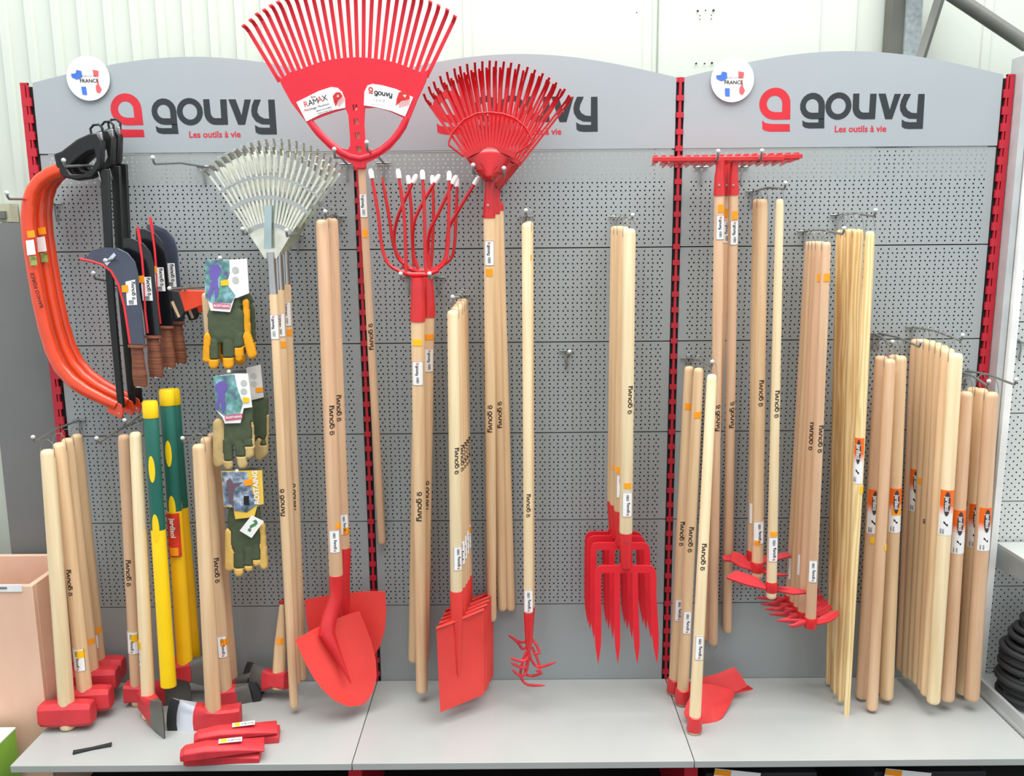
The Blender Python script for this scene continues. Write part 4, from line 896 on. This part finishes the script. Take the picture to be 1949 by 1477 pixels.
# ------------------------------------------------------------------ cultivators
def cultivator(tp, bp, Y, lab, tines, lbl):
    t = Tool('hand_cultivator', lab, 'cultivator', tp, bp, Y, Y, 'clawed cultivators'); t.handle(18, 18, CREAM if lbl else BEECH); t.wire(.04)
    a = t.kb; g = lambda p: (900+p[0]/3.283, 900+p[1]/3.283)
    MB().tube([(0, 0, -t.L+.012), (0, 0, -t.L), t.mi @ at(*g((350, 1060)), Y), t.mi @ at(*g((350, 1110)), Y)], [9*a, 9.4*a, 7*a, 4*a], 14).build('socket', RED, t.e)
    MB().tube([(0, -9.3*a, -t.L-.008), (0, -10*a, -t.L-.008)], .002, 8).build('rivet', CHROME, t.e)
    for tn in tines: 
        pp = [t.mi @ at(*g((x, y)), Y-d) for x, y, d in tn]; sm = [pp[0]]
        for u in range(len(pp)-1):
            p0 = pp[max(u-1, 0)]; p3 = pp[min(u+2, len(pp)-1)]
            for v in (.33, .66, 1): sm.append(.5*((2*pp[u])+(pp[u+1]-p0)*v+(2*p0-5*pp[u]+4*pp[u+1]-p3)*v*v+(3*pp[u]-p0-3*pp[u+1]+p3)*v**3))
        MB().tube(sm, [.0045]*(len(sm)-2)+[.0038, .0018], 10).build('tine', REDM, t.e)
    if lbl: t.stamp(938, 982, a=0); t.label_(1120, 1162, 0); t.price(1126, 80, 20, 12); t.price(490, 80, 25, 10)
    return t
cultivator((1006, 421), (1009, 1160), -.07, 'cultivator behind, only its red claws poking out on both sides', [[(335, 1055, 0), (300, 1058, .02), (270, 1045, .04), (222, 1014, .06)], [(340, 1085, 0), (310, 1100, .03), (280, 1060, .05), (240, 1025, .07)], [(375, 1040, 0), (405, 1090, .03), (415, 1125, .05), (372, 1132, .06)], [(370, 1090, 0), (405, 1170, .03), (422, 1240, .05), (394, 1235, .07)]], False)
cultivator((1002, 424), (1006, 1170), -.2, 'front cultivator with pale handle, red claw tines curling right and left', [[(350, 1090, 0), (320, 1150, .0), (300, 1230, 0), (303, 1285, -.02), (345, 1325, -.01), (450, 1328, .02)], [(352, 1100, 0), (362, 1160, 0), (392, 1205, -.01), (430, 1212, 0), (520, 1182, .02)], [(348, 1110, 0), (340, 1150, 0), (330, 1170, .02), (290, 1175, .03), (235, 1156, .05)], [(346, 1130, 0), (338, 1200, 0), (325, 1218, .02), (290, 1212, .03), (236, 1186, .05)], [(350, 1130, 0), (340, 1220, 0), (322, 1262, .01), (290, 1268, .03), (245, 1228, .05)], [(350, 1140, 0), (330, 1230, 0), (335, 1262, -.02), (380, 1268, -.02), (436, 1252, 0)]], True)
hook((1003, 412), (1001, 402), .23, 'hook the cultivator hangs from, seen end-on', up=.01)
hook((1078, 668), (1083, 670), .05, 'short empty hook on the bare panel between cultivator and digging forks')
# ------------------------------------------------------------------ digging forks
F2 = lambda x, y: (900+x/3.283, 900+y/3.283)
df = [((1174, 430), (1168, 957), -.06, 'rearmost'), ((1180, 430), (1173, 964), -.105, 'third from the front'), ((1187, 431), (1181, 976), -.155, 'second from the front'), ((1198, 435), (1191, 1018), -.235, 'foremost')]
for i, (tp, bp, Y, q) in enumerate(df):
    t = Tool('digging_fork', f'red four-tined digging fork, {q} on its hook', 'fork', tp, bp, Y, Y, 'red digging forks'); t.handle(24, 25, CREAM if i == 3 else BEECH); t.wire(.03)
    sc = mpp(at(*df[3][1], df[3][2]))/t.kb; sc = 1/sc if 0 else sc
    bx, by = bp; k = t.kb/mpp(at(1191, 1018, -.235))
    o = lambda x, y: (bx+(F2(x, y)[0]-1191)/k, by+(F2(x, y)[1]-1018)/k)
    a = t.kb
    MB().tube([(0, 0, -t.L+.012), (0, 0, -t.L), t.pl(*o(955, 520)), t.pl(*o(957, 590))], [12*a, 12.4*a, 10*a, 9*a], 16).build('socket', RED, t.e)
    MB().tube([(0, -12*a, -t.L-.015), (0, -13*a, -t.L-.015)], .0028, 8).build('rivet', CHROME, t.e)
    def tine(x0, x1):
        return [(x0-19, 612), (x0-19, 760), (x1-24, 990), (x1-19, 1090), (x1, 1192), (x1+12, 1090), (x1+14, 990), (x0+19, 760), (x0+19, 612)]
    out = [(925, 560), (915, 578), (810, 578), (785, 585), (768, 605), (764, 640)]
    out += [(762, 760), (761, 1000), (766, 1090), (783, 1192), (798, 1090), (802, 1000), (801, 760), (801, 622)]
    out += [(881, 622), (882, 760), (885, 1000), (890, 1090), (905, 1192), (918, 1090), (920, 1000), (918, 760), (918, 622)]
    out += [(994, 622), (996, 760), (1003, 1000), (1010, 1090), (1027, 1192), (1040, 1090), (1040, 1000), (1032, 760), (1030, 622)]
    out += [(1104, 622), (1106, 760), (1118, 1000), (1130, 1090), (1150, 1192), (1160, 1090), (1160, 1000), (1146, 760), (1145, 640), (1140, 605), (1122, 585), (1098, 578), (1000, 578), (988, 560)]
    t.slab('fork_head', M('fork_red_paint', 'dc1f2e', .45, var=.06), [[o(*p) for p in out]], 0, .009, .002)
    if i == 3: t.stamp(733, 786, a=15); t.label_(934, 980, 5, half=45); t.price(921, 5, 32, 10)
    if i == 2: t.label_(902, 944, -10, half=35); t.price(892, -15, 40, 12)
    if i == 1: t.stamp(713, 765, a=20); t.price(887, -20, 35, 8)
hook((1172, 412), (1203, 411), .26, 'hook the digging forks hang from', up=.01)
# ------------------------------------------------------------------ draw hoes with blades on the shelf
K2 = lambda x, y: (1240+x/2.685, 900+y/2.685)
def draw_hoe(tp, bp, Y, Yb, lab, blade, st, lb, pr, mat):
    t = Tool('draw_hoe', lab, 'hoe', tp, bp, Y, Yb, 'heavy hoes standing on the shelf'); t.handle(19, 22, mat); t.wire(.04)
    zb = -t.L+.010; a = 13.5*t.kb
    MB().lathe([(a*.9, zb+.047), (a*1.0, zb+.045), (a*1.08, zb+.004), (a, zb)], 20).build('collar', RED, t.e)
    ps = [t.mi @ at(x, y, q) for x, y, q in blade]; n = len(ps); b = MB(); th = Vector((0, .0015, .0045))
    cn = sum(ps, Vector())/n; V = ps+[p-th for p in ps]+[cn, cn-th]
    F = [(i, (i+1) % n, 2*n) for i in range(n)]+[(n+(i+1) % n, n+i, 2*n+1) for i in range(n)]+[(i, n+i, n+(i+1) % n, (i+1) % n) for i in range(n)]
    b.add(V, F); b.build('blade', REDM if 0 else M('hoe_blade_red', 'cc2f30', .55, var=.12, scale=12), t.e, sharp=30)
    t.stamp(*st, a=-12); t.label_(*lb, 0, half=42)
    if pr: t.price(pr, 0, 40, 12)
draw_hoe((1312, 697), (1283, 1321), -.09, -.101, 'rearmost heavy hoe standing on the shelf by the red upright', [(1292, 1316, -.10), (1330, 1296, -.09), (1394, 1296, -.08), (1422, 1303, -.085), (1433, 1310, -.075), (1420, 1319, -.095), (1394, 1331, -.12), (1340, 1328, -.12), (1292, 1322, -.105)], (990, 1036), (1137, 1178), 772, BEECH)
draw_hoe((1330, 700), (1298, 1341), -.15, -.166, 'middle heavy hoe of the three standing on the shelf', [(1305, 1300, -.16), (1338, 1289, -.14), (1366, 1282, -.125), (1397, 1269, -.105), (1408, 1282, -.12), (1422, 1304, -.13), (1398, 1315, -.15), (1340, 1320, -.16), (1306, 1325, -.165)], (1000, 1048), (1160, 1202), 788, BEECH)
draw_hoe((1355, 712), (1321, 1396), -.25, -.326, 'foremost heavy hoe, rounded red blade flat on the shelf behind its handle', [(1338, 1301, -.19), (1357, 1303, -.18), (1399, 1314, -.16), (1397, 1323, -.17), (1391, 1335, -.19), (1382, 1352, -.225), (1375, 1364, -.25), (1364, 1373, -.268), (1352, 1376, -.275), (1338, 1376, -.28), (1318, 1372, -.285), (1305, 1364, -.28), (1302, 1355, -.265), (1305, 1343, -.25), (1314, 1325, -.23)], (1032, 1083), (1207, 1252), None, CREAM)
hook((1308, 682), (1354, 689), .25, 'hook the three heavy hoes hang from')
# ------------------------------------------------------------------ garden bow rakes
def garden_rake(tp, bp, Yt, Yb, lab, bar, lbl):
    t = Tool('garden_rake', lab, 'rake', tp, bp, Yt, Yb, 'iron garden rakes'); t.handle(19, 17, PINK)
    k = t.k; x = tp[0]
    MB().tube([t.pl(x+2, 306), t.pl(x+1, 325), t.pl(x, 335), (0, 0, -.004), (0, 0, -.01)], [7.5*k, 8*k, 9*k, 10.8*k, 10.8*k], 16).build('socket', RED, t.e)
    MB().tube([t.pl(x, 352, -10.5*k), t.pl(x, 352, -11.5*k)], .003, 8).build('rivet', CHROME, t.e)
    A, B = t.pl(bar[0], bar[1]), t.pl(bar[2], bar[3]); d = B-A; u = d.normalized(); v = Vector((0, 1, 0)).cross(u)*-1
    b = MB(); ribbon(b, [A+u*d.length*q for q in (0, .5, 1)], .013, .008); b.build('bar', RED, t.e, bevel=.0015)
    n = 16
    for i in range(n):
        p = A+d*((i+.4)/n); dn = Vector((0, 0, -1)); w = .0055
        bb = MB(); r1 = [p+u*w+Vector((0, .0, .0105)), p-u*w+Vector((0, 0, .0105)), p-u*w*1.2+Vector((0, 0, -.010)), p+u*w*1.2+Vector((0, 0, -.010))]
        m1 = [q+Vector((0, .022, -.002)) for q in r1]; m2 = [p+u*(j)*.0012+Vector((0, .07, h)) for j, h in ((1, -.017), (-1, -.017), (-1, -.021), (1, -.021))]
        bb.loft([r1, m1, m2]); bb.build('tooth', RED, t.e)
    if lbl: t.label_(*lbl, 8, up=False, half=50)
    return t
t = garden_rake((1383, 366), (1346, 1216), -.12, -.01, 'rearmost iron garden rake, handle between the two front ones', (1262, 306, 1508, 302), (420, 462)); t.price(405, 10, 40, 16)
t = garden_rake((1396, 364), (1384, 1202), -.2, -.02, 'right-hand front iron garden rake, red bar reaching furthest right', (1274, 304, 1527, 297), (419, 465)); t.stamp(762, 812, up=False, a=15); t.price(409, 10, 32, 16)
t = garden_rake((1369, 365), (1357, 1226), -.215, -.045, 'left-hand front iron garden rake, red bar crossing the red upright', (1242, 303, 1492, 301), (409, 455)); t.stamp(768, 818, up=False, a=15); t.price(396, 10, 35, 15)
MB().tube([(-.012, 0, -t.L+.02), (-.014, 0, -t.L-.01), (0, 0, -t.L-.03), (.014, 0, -t.L-.01), (.012, 0, -t.L+.02)], .0006, 6).build('tag_loop', WIRE, t.e)
hook((1334, 318), (1366, 290), .25, 'left hook under the garden rake bars', up=.02)
hook((1411, 318), (1449, 289), .25, 'right hook under the garden rake bars', up=.02)
# ------------------------------------------------------------------ mattocks
def blade3(t, name, pts, mat, th=.006):
    ps = [t.mi @ at(x, y, q) for x, y, q in pts]; n = len(ps); T = Vector((0, th*.35, -th)); cn = sum(ps, Vector())/n
    b = MB(); b.add(ps+[p+T for p in ps]+[cn, cn+T], [(i, (i+1) % n, 2*n) for i in range(n)]+[(n+(i+1) % n, n+i, 2*n+1) for i in range(n)]+[(i, n+i, n+(i+1) % n, (i+1) % n) for i in range(n)])
    return b.build(name, mat, t.e, sharp=30)
def mattock(tp, bp, Y, lab, cy, L, R, w0, w1, mat=BEECH, grp='light mattocks'):
    t = Tool('mattock', lab, 'mattock', tp, bp, Y, Y, grp); t.handle(w0, w1, mat); t.wire(.03)
    zc = t.z(cy); a = w1/2*t.kb*1.12
    MB().lathe([(a, zc+.017), (a*1.05, zc+.012), (a*1.05, zc-.012), (a, zc-.017)], 18).build('collar', RED, t.e)
    if L: blade3(t, 'blade', [(x, y, Y+q) for x, y, q in L], REDM)
    if R: blade3(t, 'pick_point' if L else 'blade', [(x, y, Y+q) for x, y, q in R], REDM)
    return t
t = mattock((1441, 379), (1432, 1075), -.08, 'rear light mattock, mostly behind the front pale one', 1056, [(1422, 1058, 0), (1400, 1053, -.01), (1375, 1058, -.03), (1378, 1066, -.05), (1422, 1068, -.01)], [(1440, 1060, 0), (1498, 1050, .0), (1506, 1058, -.02), (1440, 1075, -.01)], 17, 19)
t.label_(955, 994, 0); t.stamp(714, 760, a=5)
t = mattock((1451, 379), (1441, 1100), -.15, 'light mattock with a short orange tag, blade pointing left just above the pale one', 1078, [(1432, 1076, 0), (1412, 1054, .02), (1396, 1049, .01), (1391, 1066, -.03), (1410, 1078, -.03), (1432, 1085, -.01)], [(1450, 1078, 0), (1470, 1088, 0), (1501, 1094, -.01), (1470, 1095, -.02), (1450, 1086, 0)], 20, 21)
t.stamp(722, 772, a=-5); t.label_(990, 1032, 0); t.price(1030, -20, 30, 9)
t = mattock((1484, 379), (1468, 1138), -.22, 'light mattock with thin pale handle and long pointed pick, by itself', 1116, [(1458, 1116, 0), (1440, 1098, .02), (1405, 1086, .03), (1396, 1087, .01), (1383, 1099, -.03), (1420, 1112, -.03), (1458, 1121, -.01)], [(1480, 1116, 0), (1510, 1118, .01), (1548, 1127, 0), (1510, 1130, -.02), (1480, 1124, 0)], 15, 19, CREAM)
t.stamp(742, 794, a=0); t.label_(1020, 1066, 0); t.price(1014, 0, 42, 9)
hook((1433, 364), (1493, 350), .25, 'hook above the light mattocks')
hh = [((1541, 459), (1504, 1150), -.06, 'rearmost', 0, PINK), ((1548, 459), (1512, 1162), -.10, 'fourth from the front', 0, BEECH), ((1554, 459), (1520, 1171), -.14, 'third from the front', 0, PINK), ((1561, 459), (1528, 1181), -.18, 'second from the front', 0, PINK), ((1573, 460), (1542, 1193), -.235, 'foremost', 0, PINK)]
for i, (tp, bp, Y, q, cy, mat) in enumerate(hh):
    x, cy = bp[0], bp[1]-9
    t = mattock(tp, bp, Y, f'small hoe with red two-sided head, {q} of the five beside the poles', cy, None, [(x+8, cy-2, 0), (x+20, cy-11, .0), (x+37, cy-20, .02), (x+53, cy-22, .02), (x+56, cy-17, -.02), (x+48, cy-8, -.03), (x+35, cy-1, -.04), (x+18, cy+3, -.02), (x+8, cy+3, -.01)], 17, 20, mat, 'small two-sided hoes')
    for ex, ey, q1 in ((-64, -3, .02), (-41, 7, -.03)):
        pp = [t.mi @ at(x-7, cy, Y), t.mi @ at(x-22, cy+ey*.5, Y+q1*.8), t.mi @ at(x+ex*.75, cy+ey, Y+q1), t.mi @ at(x+ex, cy+ey, Y+q1)]
        MB().tube(pp, [.007, .0075, .006, .002], 12, flat=(.7, 1.2)).build('prong', REDM, t.e, sharp=60)
    if i > 0: t.stamp(*[(0, 0), (800, 852), (806, 854), (802, 855), (808, 860)][i], a=[0, 0, -10, -20, 5][i])
    if i in (0, 2, 4): t.label_(*{0: (1060, 1100), 2: (1052, 1092), 4: (1064, 1105)}[i], -15, half=45)
    if i >= 3: t.price(528, 10, 45, 15, PRICE)
hook((1531, 440), (1604, 436), .26, 'hook above the row of small hoes')
# ------------------------------------------------------------------ jardisol labels on spare handles
_jar = {}
def jar_mat():
    if 'j' in _jar: return _jar['j']
    mt = M('orange_white_label', 'f26a12', .4); nt = mt.node_tree; r = [n for n in nt.nodes if n.type == 'VALTORGB'][0]
    tc = [n for n in nt.nodes if n.type == 'TEX_COORD'][0]; sp_ = nt.nodes.new('ShaderNodeSeparateXYZ'); nt.links.new(tc.outputs['Generated'], sp_.inputs[0]); nt.links.new(sp_.outputs['Z'], r.inputs[0])
    r.color_ramp.elements[0].position = .44; r.color_ramp.elements[0].color = lin('eeeeec'); r.color_ramp.elements[1].position = .66; r.color_ramp.elements[1].color = lin('f26a12'); _jar['j'] = mt; return mt
DGR = M('label_oval', '3f3a3c', .5)
def jar_label(t, y0, y1, a, half=65):
    o = t.patch('paper_label', jar_mat(), y0, y1, a-half, a+half, .0008); za, zb = t.z(y0), t.z(y1); Ln = za-zb; zc = (za+zb)/2; aa = math.radians(a-4)*t.rad(zc); cz = za-Ln*.30
    f = lambda off: (lambda x, y: t.wrap(aa+y, cz-x, off, zc)); W = t.rad(zc)
    MB().art(subdiv(fill([arc(0, 0, Ln*.27, W*.42, 0, 345, 20)]), .006), f(.0015)).build('oval', DGR, o, recalc=False)
    MB().art(subdiv(xf(text('jardisol', .02), Ln*.112), .005), f(.0021)).build('lettering', WHITE, o, recalc=False)
    b = MB(); b.art(([(Ln*.38, -W*.3), (Ln*.42, -W*.35), (Ln*.5, W*.2), (Ln*.46, W*.3)], [(0, 1, 2, 3)]), f(.0015)); b.art(xf(barcode(Ln*.11, W*.55, 8), 1, Ln*.56, -W*.75), f(.0015)); b.build('print', INK, o, recalc=False)
def spare(name, lab, cat, grp, tp, bp, Y, w0, w1, mat, jl=None, pr=None, wire=True, Yb=None, wm=None):
    t = Tool(name, lab, cat, tp, bp, Y, Y if Yb is None else Yb, grp); t.handle(w0, w1, mat, wm=wm)
    if wire: t.wire(.045)
    if jl: jar_label(t, *jl)
    if pr: t.price(*pr)
    return t
g = 'tall pine poles'
spare('pine_pole', 'rearmost tall pine pole, left edge of the bundle', 'pole', g, (1600, 437), (1577, 1301), -.06, 17, 11, PINE, (795, 865, 85, 25))
spare('pine_pole', 'second pine pole from the back of the bundle', 'pole', g, (1609, 436), (1587, 1312), -.10, 17, 11, PINE)
spare('pine_pole', 'middle tall pine pole showing a thin strip of orange label', 'pole', g, (1619, 435), (1591, 1320), -.14, 19, 12, PINE, (815, 898, 80, 25))
spare('pine_pole', 'second pine pole from the front, strong swirling grain, label facing sideways', 'pole', g, (1633, 436), (1600, 1334), -.18, 21, 12, PINE, wm=22)
spare('pine_pole', 'foremost tall pine pole, pale, reaching lowest, orange and white label', 'pole', g, (1656, 440), (1611, 1366), -.235, 18, 10, wood('light_pine', 'd9b272', 'f6dfa8', sc=40, st=(1, .6, .07), contrast=(.05, .7), wave=34, rough=.4), (832, 918, -28, 58), (930, 40, 40, 14, PRICEY), wm=19)
hook((1594, 409), (1664, 402), .26, 'hook the tall pine poles hang from')
g = 'spare beech handles'
spare('tool_handle', 'slim spare handle, rear one of the two left of the pair of hooks', 'handle', g, (1678, 677), (1640, 1328), -.15, 25, 22, PINK, (929, 1012, -5), (1024, -5, 25, 12, PRICEY))
spare('tool_handle', 'slim spare handle, foremost of its bunch beside the pine poles', 'handle', g, (1694, 683), (1659, 1350), -.22, 21, 21, PINK, None, (1040, 50, 30, 10, PRICEY), wm=21)
spare('tool_handle', 'thick spare handle mostly hidden, labels stacked behind the yellow-tagged one', 'handle', g, (1702, 675), (1679, 1318), -.11, 24, 24, PINK, (918, 1002, -30))
spare('tool_handle', 'thick spare handle with an orange price tag across its paper label', 'handle', g, (1714, 677), (1687, 1329), -.17, 23, 24, BEECH, (927, 1010, -3), (970, 0, 45, 15))
hook((1663, 634), (1697, 651), .2, 'left hook of the pair above the slim spare handles')
hook((1673, 634), (1750, 651), .26, 'right hook of the pair above the slim spare handles')
E3 = [((1746, 645), (1717, 1275), -.03, 24, PINK, 'rearmost long spare handle of the big bunch'), ((1757, 645), (1727, 1288), -.065, 24, BEECH, 'spare handle sixth from the front in the big bunch, red-topped label turned left'),
      ((1770, 648), (1738, 1292), -.10, 24, BEECH, 'long spare handle fifth from the front in the big bunch'), ((1782, 652), (1747, 1300), -.135, 25, BEECH, 'long spare handle fourth from the front in the big bunch'),
      ((1793, 657), (1757, 1312), -.17, 25, BEECH, 'long spare handle third from the front in the big bunch'), ((1804, 663), (1764, 1322), -.205, 26, BEECH, 'long spare handle second from the front in the big bunch'),
      ((1819, 672), (1776, 1337), -.24, 26, CREAM, 'foremost long spare handle of the big bunch, pale, with full orange label')]
for i, (tp, bp, Y, w_, mat, lab) in enumerate(E3):
    t = spare('tool_handle', lab, 'handle', g, tp, bp, Y, w_, w_-2, mat, {1: (891, 970, -25), 6: (930, 1015, -15), 3: (913, 996, -10, 20)}.get(i), {1: (901, 20, 45, 11), 2: (913, -35, 35, 11)}.get(i))
hook((1737, 622), (1829, 639), .26, 'hook carrying the big bunch of long spare handles')
spare('tool_handle', 'pinkish spare handle alone between the two largest bunches, dark block printed on its label', 'handle', g, (1839, 745), (1802, 1332), -.21, 24, 26, PINK, (968, 1050, -5))
F3 = [((1853, 737), (1824, 1305), -.08, 24, BEECH, (948, 1030, -25), 'rearmost spare handle in the rightmost bunch'), ((1868, 739), (1833, 1320), -.14, 24, BEECH, (956, 1038, -5), 'middle spare handle of the rightmost bunch, label with a dark block'), ((1887, 746), (1849, 1331), -.215, 26, PINK, (963, 1044, 5), 'foremost spare handle at the far right edge of the display')]
for tp, bp, Y, w_, mat, jl, lab in F3: spare('tool_handle', lab, 'handle', g, tp, bp, Y, w_, w_+1, mat, jl)
hook((1830, 708), (1880, 726), .22, 'left hook of the far right pair, its ball tip before the red upright')
hook((1839, 705), (1931, 723), .27, 'right hook of the pair at the far right, longer one')
# ------------------------------------------------------------------ right-hand neighbour unit
SIL = M('silver_upright', 'b9bdbe', .35, .3); WP = M('light_grey_panel', 'c3c7c4', .45, var=.02)
p0, p1 = at(1900, 600, -.03), at(1925, 600, -.03)
e = empty('side_upright', 'silver grey vertical post right of the red upright', 'post', (p0.x, -.03, 0))
MB().box(0, .02, -.02, .05, -.3, 2.06).build('inner_profile', SIL, e); MB().box(.024, .046, -.035, .05, -.3, 2.08).build('outer_profile', M('white_profile', 'e2e4e2', .4), e)
PM2 = perforated_mesh('perforated_panel_light', W=.9, dense=False); PM2.materials.clear(); PM2.materials.append(WP)
for k in range(7):
    o = bpy.data.objects.new('perforated_panel', PM2); COL.objects.link(o); o.location = (p0.x+.50, .0, at(1920, 613, 0).z+.45-.3*k)
    tag(o, f'light grey perforated panel of the neighbouring unit at the right, number {k+1} from the top' if 0 else f"light grey perforated panel of the neighbouring unit at the right, {['topmost', 'second from the top', 'third from the top', 'fourth from the top', 'fifth from the top', 'sixth from the top', 'lowest'][k]}", 'panel', 'light perforated panels')
q0 = at(1888, 1034, -.02)
e = empty('side_shelf', 'light grey shelf on brackets in the neighbouring unit at the right edge', 'shelf', (q0.x+.02, 0, q0.z))
MB().box(.0, .9, -.45, -.01, -.012, 0).build('deck', WP, e); MB().prism([[(-.01, -.012), (-.45, -.012), (-.45, -.045), (-.01, -.085)]], .0, .004, mp=lambda x, z, y: Vector((y, x, z))).build('bracket', SIL, e)
q0 = at(1872, 1287, -.02)
e = empty('side_base_shelf', 'light grey base shelf of the neighbouring unit under the black hoses', 'shelf', (1.526, 0, SHZ+.015))
MB().box(.0, 1.0, -.47, -.01, -.02, .0).build('deck', WP, e); MB().box(.0, .012, -.47, -.01, .0, .035).build('rim', SIL, e)
# coiled hose
hc = at(1975, 1280, -.2)
for i in range(1):
    b = MB(); pts = []
    for k in range(0, 17*24+1):
        a = 2*math.pi*k/24; u = k/24; R = .128+.010*math.sin(u*2.1)+(.0 if u < 9 else -.008*(u-9)); pts.append((R*math.cos(a)+.004*math.sin(u*5), R*.85*math.sin(a), .012+u*.0165+.003*math.sin(a*1.5)))
    b.tube(pts, .0105, 10); o = b.build('coiled_hose', BLACKM); o.location = (1.688, -.19, SHZ+.024); tag(o, 'stack of coiled black hose on the neighbouring base shelf at the right edge', 'hose')
hook((1943, 652), (1930, 640), .05, 'short hook on the light grey neighbouring panel at the right edge', group='steel display hooks')
# steel frame at upper right
e = empty('steel_column', 'galvanised steel column rising behind the right header', 'column', at(1720, 60, .2))
p = at(1706, 60, .16); MB().box(-.045, -.004, -.01, .05, -2.3, 1.5).build('dark_flange', M('dark_steel', '55574f', .6), e); MB().box(-.004, .047, -.02, .05, -2.3, 1.5).build('web', M('mottled_zinc', '8d9798', .5, .2, var=.2, scale=60), e)
DT = M('dark_grey_tube', '5d605a', .5, .1, var=.15)
A, B = at(1794, -20, .18), at(1740, 150, .18); o = MB().tube([A, B+(B-A)*.5], .017, 4).build('diagonal_brace', DT); tag(o, 'flat dark diagonal brace leaning against the steel column', 'brace')
A, B = at(1785, -28, .1), at(1965, 92, .02); o = MB().tube([A-(B-A)*.3, B+(B-A)*.6], .021, 18).build('roof_tube', DT); tag(o, 'thick round grey tube sloping down at the top right corner', 'tube')
# ------------------------------------------------------------------ left side
o = world_slab(world_empty('x', 'x', 'x', 0, 0, 0), 'grey_board', M('dark_grey_board', '6f7170', .6, var=.06, scale=3), [(-140, 425), (200, 424), (200, 1120), (34, 1120), (24, 1040), (-12, 700)], .055, .02)
x = o.parent; o.parent = None; bpy.data.objects.remove(x); o.matrix_parent_inverse = Matrix(); tag(o, 'large dark grey board standing against the white cladding at the left', 'board')
e = empty('plywood_crate', 'open pink plywood crate at the left edge beside the base shelf', 'crate', (0, 0, -.30))
zt = .49
xr = -1.503; yf = -.262; yb = .012; T = .018; H = zt+.30
MB().box(xr-.8, xr, yf, yf+T, 0, H).build('front_board', CRATE, e, bevel=.001)
MB().box(xr-.8, xr, yb-T, yb, 0, H).build('back_board', CRATE, e, bevel=.001)
MB().box(xr-T, xr, yf+T+.0005, yb-T-.0005, 0, H).build('side_board', CRATE, e, bevel=.001)
MB().box(xr-.8, xr-T-.001, yf+T+.001, yb-T-.001, H-.20, H-.18).build('stock', M('brown_goods', '8a5138', .7, var=.2), e)
MB().box(xr-.3, xr-.03, yf-.004, yf-.0005, H-.016, H+.006).build('price_rail', M('white_rail', 'e4e6e6', .4), e)
MB().box(xr-.2, xr-.075, yf-.006, yf-.0042, H-.006, H+.000).build('rail_print', M('grey_ink', '6a6e70', .6), e)
c = at(29, 1385, -.30)
e = empty('green_box', 'green box with white dotted top at the lower left corner', 'box', c)
MB().box(-.25, -.001, -.34, 0, -.45, -.004).build('body', M('green_box_paint', '7fae3e', .6, var=.25, scale=5), e); MB().box(-.252, 0, -.342, .002, -.004, 0).build('lid', M('white_lid', 'e9ebe8', .5), e)
for i in range(5):
    for j in range(6): MB().lathe([(.0035, .0002), (.0035, .0008)], 8, o=(-.225+.05*i, -.32+.055*j, 0)).build('dot', INK, e)
P = at(8, 405, .2)
e = empty('wall_bracket', 'small beige bracket on the cladding left of the bow saws', 'bracket', P); MB().box(-.03, .02, 0, .05, -.03, .03).build('plate', M('beige_paint', 'b5b29a', .6), e); MB().box(-.02, .008, -.012, 0, -.018, .005).build('clip', STEEL, e)
# goods in the dark below the shelf
for px, lab in ((1365, 'dark storage bin under the right shelf, yellow-cornered tag, left one'), (1690, 'dark storage bin under the right shelf, yellow-cornered tag, right one')):
    P = at(px, 1472, -.40)
    e = empty('storage_bin', lab, 'bin', (P.x+.14, -.24, -.30), 'bins under the right shelf'); MB().box(-.17, .17, -.14, .2, 0, .22).build('body', BLACKM, e, bevel=.004)
    o = MB().box(-.07, .07, 0, .001, -.05, .02).build('price_card', WHITE, e); o.location = (-.08, -.16, P.z+.30-.012); o.rotation_euler = (0, .12, 0)
    MB().box(-.07, -.02, -.002, -.0005, .0, .018).build('yellow_corner', PRICE, o)
print('objects', len(bpy.data.objects))
